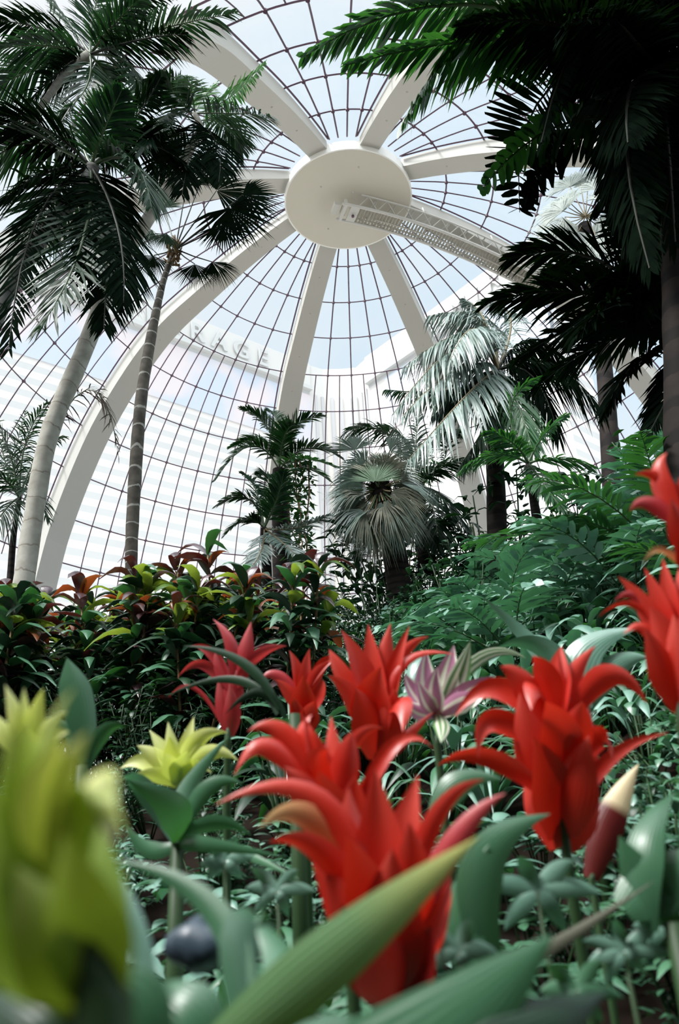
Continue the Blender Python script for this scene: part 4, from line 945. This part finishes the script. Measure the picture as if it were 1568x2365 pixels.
brom('bromeliad', 'red bromeliad left of centre behind the nearest one, bracts curling left', [(800, 2000), (730, 1700)], 1.02, [
 ((780, 1960), (750, 1810), (700, 1652), 84, .0), ((785, 1950), (770, 1800), (765, 1655), 76, .02), ((775, 1920), (710, 1790), (645, 1668), 74, .02),
 ((740, 1850), (620, 1725), (540, 1792), 48, -.02), ((730, 1800), (650, 1690), (572, 1690), 44, .0), ((780, 1880), (800, 1760), (812, 1690), 66, .0),
 ((800, 1980), (900, 1730), (1006, 1733), 34, .02), ((770, 1830), (820, 1710), (885, 1682), 32, .02), ((780, 1960), (720, 1850), (655, 1770), 90, -.04), ((790, 1990), (770, 1880), (735, 1780), 110, -.05),
 ((795, 1990), (810, 1880), (820, 1790), 84, -.03), ((760, 1830), (730, 1760), (760, 1730), 56, -.05), ((790, 1930), (850, 1830), (870, 1760), 56, .02), ((740, 1780), (700, 1700), (720, 1650), 56, .01),
 ], 'red', leaves=rosette(8, .40, .05, 5), seed=5)
brom('bromeliad', 'red bromeliad at centre, tallest of the middle group beside the pink one', [(870, 1760), (870, 1500)], 1.35, [
 ((870, 1690), (840, 1560), (788, 1455), 66, .0), ((872, 1690), (862, 1560), (850, 1442), 58, .01), ((875, 1690), (885, 1550), (902, 1440), 54, .02), ((880, 1690), (905, 1560), (945, 1446), 40, .0),
 ((890, 1680), (920, 1530), (990, 1470), 36, .02), ((880, 1720), (925, 1540), (1052, 1512), 26, .0), ((860, 1720), (820, 1620), (758, 1560), 62, -.02), ((850, 1660), (790, 1560), (760, 1500), 46, .01),
 ((880, 1650), (925, 1625), (930, 1690), 54, -.08), ((865, 1720), (860, 1620), (880, 1540), 92, -.05), ((870, 1750), (850, 1660), (820, 1590), 80, -.05), ((870, 1760), (900, 1670), (910, 1590), 72, -.04),
 ((870, 1780), (940, 1700), (1000, 1645), 26, .03),
 ], 'red', leaves=rosette(8, .42, .05, 7), seed=7)
brom('bromeliad', 'small red bromeliad between the pinkish one and the central group', [(700, 1720), (705, 1530)], 1.7, [
 ((700, 1640), (690, 1560), (668, 1502), 36, 0), ((702, 1640), (705, 1560), (715, 1498), 36, 0), ((705, 1640), (730, 1560), (768, 1530), 30, 0), ((700, 1620), (640, 1560), (600, 1575), 26, 0, 'red_pink'),
 ((700, 1660), (665, 1600), (635, 1570), 34, 0), ((705, 1660), (735, 1600), (745, 1570), 34, 0), ((702, 1680), (700, 1620), (700, 1560), 60, -.03), ((705, 1600), (750, 1530), (790, 1530), 24, 0), ((700, 1700), (690, 1650), (680, 1610), 50, -.03), ((705, 1700), (715, 1650), (725, 1620), 46, -.03)
 ], 'red', leaves=rosette(7, .4, .045, 9), seed=9)
brom('bromeliad', 'pinkish red bromeliad at left of the group with dark leaves across it', [(525, 1720), (540, 1520)], 1.65, [
 ((540, 1580), (535, 1490), (492, 1430), 34, 0), ((550, 1590), (565, 1510), (580, 1436), 44, 0), ((550, 1570), (600, 1510), (662, 1492), 28, 0), ((530, 1580), (490, 1510), (440, 1492), 26, 0),
 ((525, 1600), (470, 1535), (412, 1562), 24, 0), ((530, 1660), (540, 1590), (555, 1540), 46, 0), ((525, 1690), (515, 1620), (505, 1560), 36, 0), ((520, 1690), (450, 1590), (388, 1612), 10, 0),
 ((540, 1600), (510, 1540), (500, 1500), 34, 0), ((530, 1700), (535, 1640), (530, 1580), 40, -.02),
 ], 'red_pink', leaves=rosette(8, .45, .045, 11), seed=11)
brom('bromeliad', 'tall red bromeliad cut by the right edge, feathery upright bracts', [(1575, 1680), (1540, 1330)], 1.05, [
 ((1560, 1560), (1500, 1420), (1428, 1332), 54, .0), ((1560, 1540), (1530, 1410), (1488, 1312), 50, .0), ((1565, 1540), (1548, 1400), (1530, 1290), 48, .0), ((1570, 1540), (1575, 1400), (1572, 1298), 52, 0), ((1580, 1540), (1600, 1420), (1630, 1330), 50, 0),
 ((1550, 1520), (1470, 1400), (1382, 1425), 16, 0), ((1560, 1580), (1500, 1460), (1438, 1465), 34, 0), ((1545, 1500), (1480, 1385), (1418, 1388), 28, 0, 'red_pink'), ((1570, 1640), (1530, 1540), (1490, 1450), 70, -.03), ((1575, 1650), (1570, 1530), (1555, 1420), 90, -.04),
 ((1580, 1640), (1610, 1540), (1630, 1450), 70, 0), ((1570, 1600), (1540, 1480), (1500, 1400), 70, -.02), ((1575, 1600), (1590, 1480), (1590, 1380), 70, -.02),
 ], 'red', leaves=rosette(8, .42, .05, 13), seed=13)
brom('bromeliad', 'blurred red bromeliad highest at the right edge, only its left bracts in view', [(1620, 1400), (1590, 1120)], .92, [
 ((1590, 1240), (1525, 1110), (1540, 1046), 50, 0), ((1585, 1200), (1530, 1110), (1466, 1096), 34, 0), ((1595, 1240), (1510, 1165), (1454, 1180), 44, 0, 'red_pink'), ((1600, 1340), (1530, 1270), (1484, 1305), 18, 0, 'orange'),
 ((1600, 1260), (1580, 1160), (1590, 1070), 60, 0), ((1605, 1300), (1570, 1220), (1550, 1150), 60, -.02), ((1610, 1260), (1640, 1160), (1670, 1100), 60, 0), ((1610, 1340), (1590, 1280), (1580, 1200), 60, -.02)
 ], 'red', stem_mat='stem_green', leaves=rosette(8, .42, .05, 15), seed=15)
# pink variegated
brom('variegated_bromeliad', 'pink and white striped bromeliad between the two tallest red flowers', [(1010, 1720), (1010, 1620)], 1.55, [
 ((1010, 1650), (985, 1580), (985, 1500), 60, .02), ((1010, 1650), (960, 1600), (935, 1555), 44, 0), ((1012, 1650), (1030, 1570), (1048, 1490), 60, .03), ((1015, 1650), (1060, 1560), (1085, 1482), 50, .02, 'white_green'),
 ((1015, 1650), (1090, 1600), (1142, 1562), 56, 0), ((1010, 1650), (1000, 1600), (1010, 1540), 50, -.05), ((1010, 1650), (960, 1640), (935, 1610), 34, -.03), ((1012, 1650), (1020, 1680), (1018, 1715), 34, -.08, 'white_green'),
 ((1012, 1650), (1070, 1620), (1110, 1600), 46, -.05), ((1010, 1650), (1110, 1520), (1215, 1520), 34, .1, 'white_green'), ((1010, 1650), (985, 1620), (965, 1570), 40, -.05)
 ], 'pink', leaves=rosette(7, .35, .05, 17), seed=17)
# yellow ones
brom('yellow_bromeliad', 'pale yellow bromeliad flower at left of centre, sharp and small', [(405, 1870), (410, 1730)], 1.5, [
 ((408, 1800), (380, 1740), (345, 1686), 44, .02), ((410, 1800), (400, 1730), (388, 1667), 42, .02), ((412, 1800), (430, 1720), (448, 1655), 36, .02), ((410, 1800), (360, 1750), (316, 1722), 40, 0), ((414, 1800), (455, 1710), (525, 1692), 40, 0),
 ((414, 1810), (480, 1740), (550, 1757), 40, 0), ((405, 1810), (340, 1760), (278, 1775), 42, 0), ((408, 1810), (400, 1750), (392, 1700), 46, -.04), ((412, 1815), (420, 1770), (432, 1735), 50, -.06), ((410, 1815), (360, 1790), (300, 1795), 34, -.04), ((414, 1815), (450, 1770), (490, 1785), 38, -.06),
 ((412, 1810), (395, 1770), (380, 1740), 40, -.06), ((412, 1810), (440, 1740), (470, 1700), 36, 0)
 ], 'yellow', stem_mat='stem_green', leaves=rosette(9, .40, .06, 19), seed=19)
brom('yellow_bromeliad', 'second yellow bromeliad at the left edge, behind the big blurred one', [(60, 1830), (60, 1640)], .75, [
 ((60, 1750), (40, 1660), (12, 1582), 42, 0), ((60, 1750), (58, 1660), (56, 1588), 40, 0), ((64, 1750), (80, 1660), (100, 1590), 44, 0), ((66, 1750), (110, 1680), (156, 1645), 38, 0), ((60, 1760), (10, 1690), (-30, 1640), 44, 0), ((64, 1770), (110, 1710), (160, 1690), 44, -.02), ((62, 1780), (60, 1720), (58, 1670), 60, -.03)
 ], 'yellow', stem_mat='stem_green', leaves=rosette(7, .34, .05, 21), seed=21)
brom('yellow_bromeliad', 'large out of focus yellow green bromeliad filling the lower left corner', [(240, 2310), (90, 1800)], .30, [
 ((240, 2310), (90, 2010), (20, 1680), 170, .0), ((250, 2310), (170, 2000), (110, 1720), 190, .02), ((230, 2320), (20, 2020), (-80, 1750), 180, .02), ((150, 2260), (90, 1830), (170, 1590), 56, .02),
 ((150, 2100), (130, 1860), (205, 1690), 90, -.02, 'yellow'), ((160, 2200), (200, 1860), (290, 1930), 90, -.02), ((120, 2000), (60, 1800), (60, 1660), 100, -.01), ((120, 2010), (105, 1850), (140, 1695), 120, -.02, 'yellow'), ((170, 1900), (225, 1800), (262, 1960), 90, -.015, 'yellow'), ((200, 2290), (40, 2100), (-30, 1800), 190, -.01), ((250, 2310), (200, 2130), (150, 1930), 160, -.02), ((240, 2320), (130, 2180), (40, 2000), 170, -.02)
 ], 'yellow_green', stem_mat='stem_green', stem_w=.012, leaves=rosette(6, .2, .04, 23), seed=23)

# big foreground straps (each the leaf of a flowerless rosette standing below the view)
def rosette_plant(label, base, Y, rows, mat='strap', seed=0, name='bromeliad_rosette'):
    pb = at(base[0], base[1], Y); g = np.array([pb[0], pb[1], min(H(pb[0], pb[1]), pb[2])]); o = thing(name, label, 'plant', g); rs_ = np.random.RandomState(seed)
    for r in rows:
        a, m_, t, w = r[:4]; dz = r[4] if len(r) > 4 else (0, 0, 0); mt = r[5] if len(r) > 5 else mat; sh = r[6] if len(r) > 6 else 0
        p0, p1, p2 = at(a[0], a[1], Y+dz[0]), at(m_[0], m_[1], Y+dz[1]), at(t[0], t[1], Y+dz[2]); view = nrm(p1-CAM); sd = nrm(np.cross(nrm(p2-p0), view)*.9+view*rs_.uniform(-.3, .3))
        b_ = MB(); b_.blade(p0, p1, p2, pxw(Y, 0, w), sd, 16, .25, sh); b_.build('leaf', mt, o, g)
    mb = MB(); mb.tube([g-UP*.03, np.array([g[0], g[1], max(g[2], pb[2])])+UP*.01], [.02, .012], 8); mb.build('stem', 'stem_green', o, g)
rosette_plant('green rosette at bottom centre with a long yellow edged leaf crossing the nearest red flower', (560, 2440), .55, [
 ((400, 2520), (790, 2190), (1105, 1932), 115, (0, 0, .05), 'strap_yellow', 0), ((560, 2440), (500, 2110), (250, 1985), 60, (0, .05, .08)), ((580, 2440), (560, 2150), (640, 2150), 90, (0, .04, .06)),
 ((520, 2460), (420, 2330), (330, 2290), 120, (0, 0, .03)), ((590, 2450), (660, 2250), (560, 2110), 110, (0, .08, .12))], seed=1)
rosette_plant('broad green rosette leaf pointing up right at the bottom edge', (950, 2450), .52, [
 ((800, 2640), (1035, 2400), (1275, 2162), 330, (0, 0, .02), 'strap', 4), ((880, 2500), (760, 2430), (640, 2400), 140, (0, 0, 0)), ((1000, 2480), (1200, 2400), (1400, 2290), 130, (0, 0, .05), 'shrub_dark')], seed=2)
rosette_plant('green leafed rosette in the bottom left corner below the yellow flower', (160, 2460), .36, [
 ((330, 2480), (270, 2330), (90, 2290), 170, (0, 0, 0)), ((140, 2480), (60, 2380), (-40, 2300), 150, (0, 0, .02), 'shrub_dark'), ((380, 2500), (300, 2100), (175, 1945), 50, (.1, .12, .14), 'shrub_teal')], seed=3)
rosette_plant('green leafed rosette at the right edge below the cream tipped leaf', (1560, 2150), .95, [
 ((1500, 2150), (1490, 1950), (1560, 1830), 74, (0, 0, .05)), ((1560, 2100), (1640, 1850), (1492, 1812), 110, (0, 0, -.05)), ((1560, 2140), (1480, 2030), (1430, 1930), 80, (0, 0, 0)), ((1440, 2100), (1530, 2030), (1640, 1960), 110, (0, 0, .0))], seed=4)
rosette_plant('green arching leaves between the nearest and the large red flower', (1140, 2250), .95, [
 ((1140, 2230), (1120, 1990), (1270, 1880), 90, (0, 0, .05)), ((1140, 2240), (1060, 2130), (1130, 1950), 90, (0, 0, 0)), ((1150, 2240), (1060, 2180), (960, 2120), 70, (0, 0, .05)), ((1000, 1900), (1060, 1810), (1160, 1800), 70, (.15, .15, .15)), ((1150, 2240), (1250, 2200), (1510, 2035), 26, (0, -.05, -.1), 'dead')], seed=5)
rosette_plant('broad green leaves spreading below the small yellow flower', (410, 1960), 1.35, [
 ((405, 1940), (330, 1820), (285, 1795), 46, (0, 0, -.05), 'shrub_teal'), ((410, 1940), (400, 1870), (290, 1800), 70, (0, -.05, -.1)), ((415, 1930), (480, 1820), (560, 1810), 40, (0, 0, 0)), ((410, 1940), (500, 1900), (580, 1930), 34, (0, 0, 0)), ((410, 1950), (480, 1950), (660, 1980), 30, (0, -.05, -.1)),
 ((420, 1960), (520, 1960), (690, 2030), 28, (0, 0, -.1)), ((410, 1900), (440, 1810), (530, 1700), 40, (0, .05, .1)), ((410, 1950), (340, 1960), (290, 1900), 34, (0, 0, 0))], seed=6)
rosette_plant('upright dark green spoon leaf left of the small yellow flower', (190, 1780), 1.4, [
 ((205, 1760), (185, 1640), (155, 1520), 70, (0, 0, 0), 'strap', 3), ((200, 1770), (170, 1700), (120, 1660), 40, (0, 0, 0)), ((200, 1770), (240, 1690), (290, 1680), 36, (0, 0, 0))], seed=7)
rosette_plant('large pale grey green leaves behind the tall right hand red flower', (1330, 1640), 1.9, [
 ((1340, 1640), (1260, 1500), (1140, 1500), 50, (0, 0, 0), 'shrub_teal'), ((1350, 1640), (1350, 1510), (1480, 1450), 80, (0, 0, 0), 'shrub_teal'), ((1340, 1630), (1240, 1500), (1110, 1375), 44, (0, .1, .1), 'shrub_teal'), ((1350, 1640), (1420, 1540), (1500, 1520), 56, (0, 0, 0), 'shrub_teal'), ((1340, 1640), (1300, 1560), (1240, 1560), 60, (0, -.1, -.1), 'shrub_teal')], seed=8)
rosette_plant('dark strap leaves crossing in front of the pinkish red flower', (680, 1660), 1.5, [
 ((645, 1640), (560, 1530), (425, 1492), 24, (0, 0, 0), 'shrub_dark'), ((640, 1650), (540, 1570), (380, 1610), 20, (0, .05, .1), 'shrub_dark'), ((660, 1660), (600, 1600), (520, 1650), 24, (0, 0, 0), 'shrub_dark')], seed=9)
# hand placed whorled plants in the foreground
def whorl(label, px, py, Y, n, Lpx, wpx, seed, mat='shrub_teal'):
    p = at(px, py, Y); g = np.array([p[0]+.02, p[1]+.03, H(p[0], p[1])]); o = thing('schefflera_plant', label, 'plant', g); rs_ = np.random.RandomState(seed)
    ms = MB(); ms.tube([g-UP*.03, (g+p)/2, p], .0028, 6); ms.build('stem', 'stem_green', o, g)
    for j in range(n):
        a = 2*PI*j/n+rs_.uniform(-.2, .2); l = Lpx*rs_.uniform(.75, 1.1); t = (px+l*math.cos(a), py-l*math.sin(a)*.75)
        b_ = MB(); m_ = ((px+t[0])/2, (py+t[1])/2-l*.08); q = at(t[0], t[1], Y-.02*math.sin(a)); b_.blade(p, at(m_[0], m_[1], Y), q, pxw(Y, 0, wpx), np.cross(nrm(q-p), nrm(p-CAM))+UP*.1, 9, .25, 1); b_.build('leaf', mat, o, g)
whorl('blue green whorl of finger leaves below the large red flower', 1240, 2060, 1.02, 6, 150, 35, 1)
whorl('blue green whorl of leaves at the foot of the nearest red flower', 1060, 2200, 0.90, 5, 120, 32, 2)
whorl('small whorl of pale leaves left of the nearest red flower', 640, 2060, 1.14, 6, 90, 24, 3)
whorl('whorl of leaves under the small yellow flower', 520, 1990, 1.32, 6, 80, 24, 4)
whorl('whorl of leaves low in the bottom right corner', 1440, 2200, 0.96, 7, 110, 24, 5)
whorl('second whorl of leaves in the bottom right corner by the frame edge', 1540, 2140, 1.08, 6, 90, 22, 6)
whorl('dim whorl of leaves at the bottom right below the others', 1330, 2290, 0.84, 6, 110, 27, 7, 'shrub')
# glossy blue grey stone in the gap of the rosette leaves
p = at(465, 2180, .75); mb = MB(); n = 14; V = []; 
for i in range(9):
    for j in range(n):
        a = PI*i/8; c = 2*PI*j/n; r = .027*(1+.12*math.sin(3*c+i)); V.append(p+np.array([r*math.sin(a)*math.cos(c)*1.2, r*math.sin(a)*math.sin(c), r*math.cos(a)*.8]))
mb.add(V, [(i*n+j, i*n+(j+1) % n, (i+1)*n+(j+1) % n, (i+1)*n+j) for i in range(8) for j in range(n)])
so_ = mb.build('river_stone', 'stone', None, p); so_.location = p.tolist(); tag(so_, 'dark blue grey rounded stone low among the leaves at bottom left', 'stone')
# unused prototypes are removed
for o in list(bpy.data.objects):
    if o.type == 'EMPTY' and o.get('label') == '':
        for ch in list(o.children): bpy.data.objects.remove(ch)
        bpy.data.objects.remove(o)
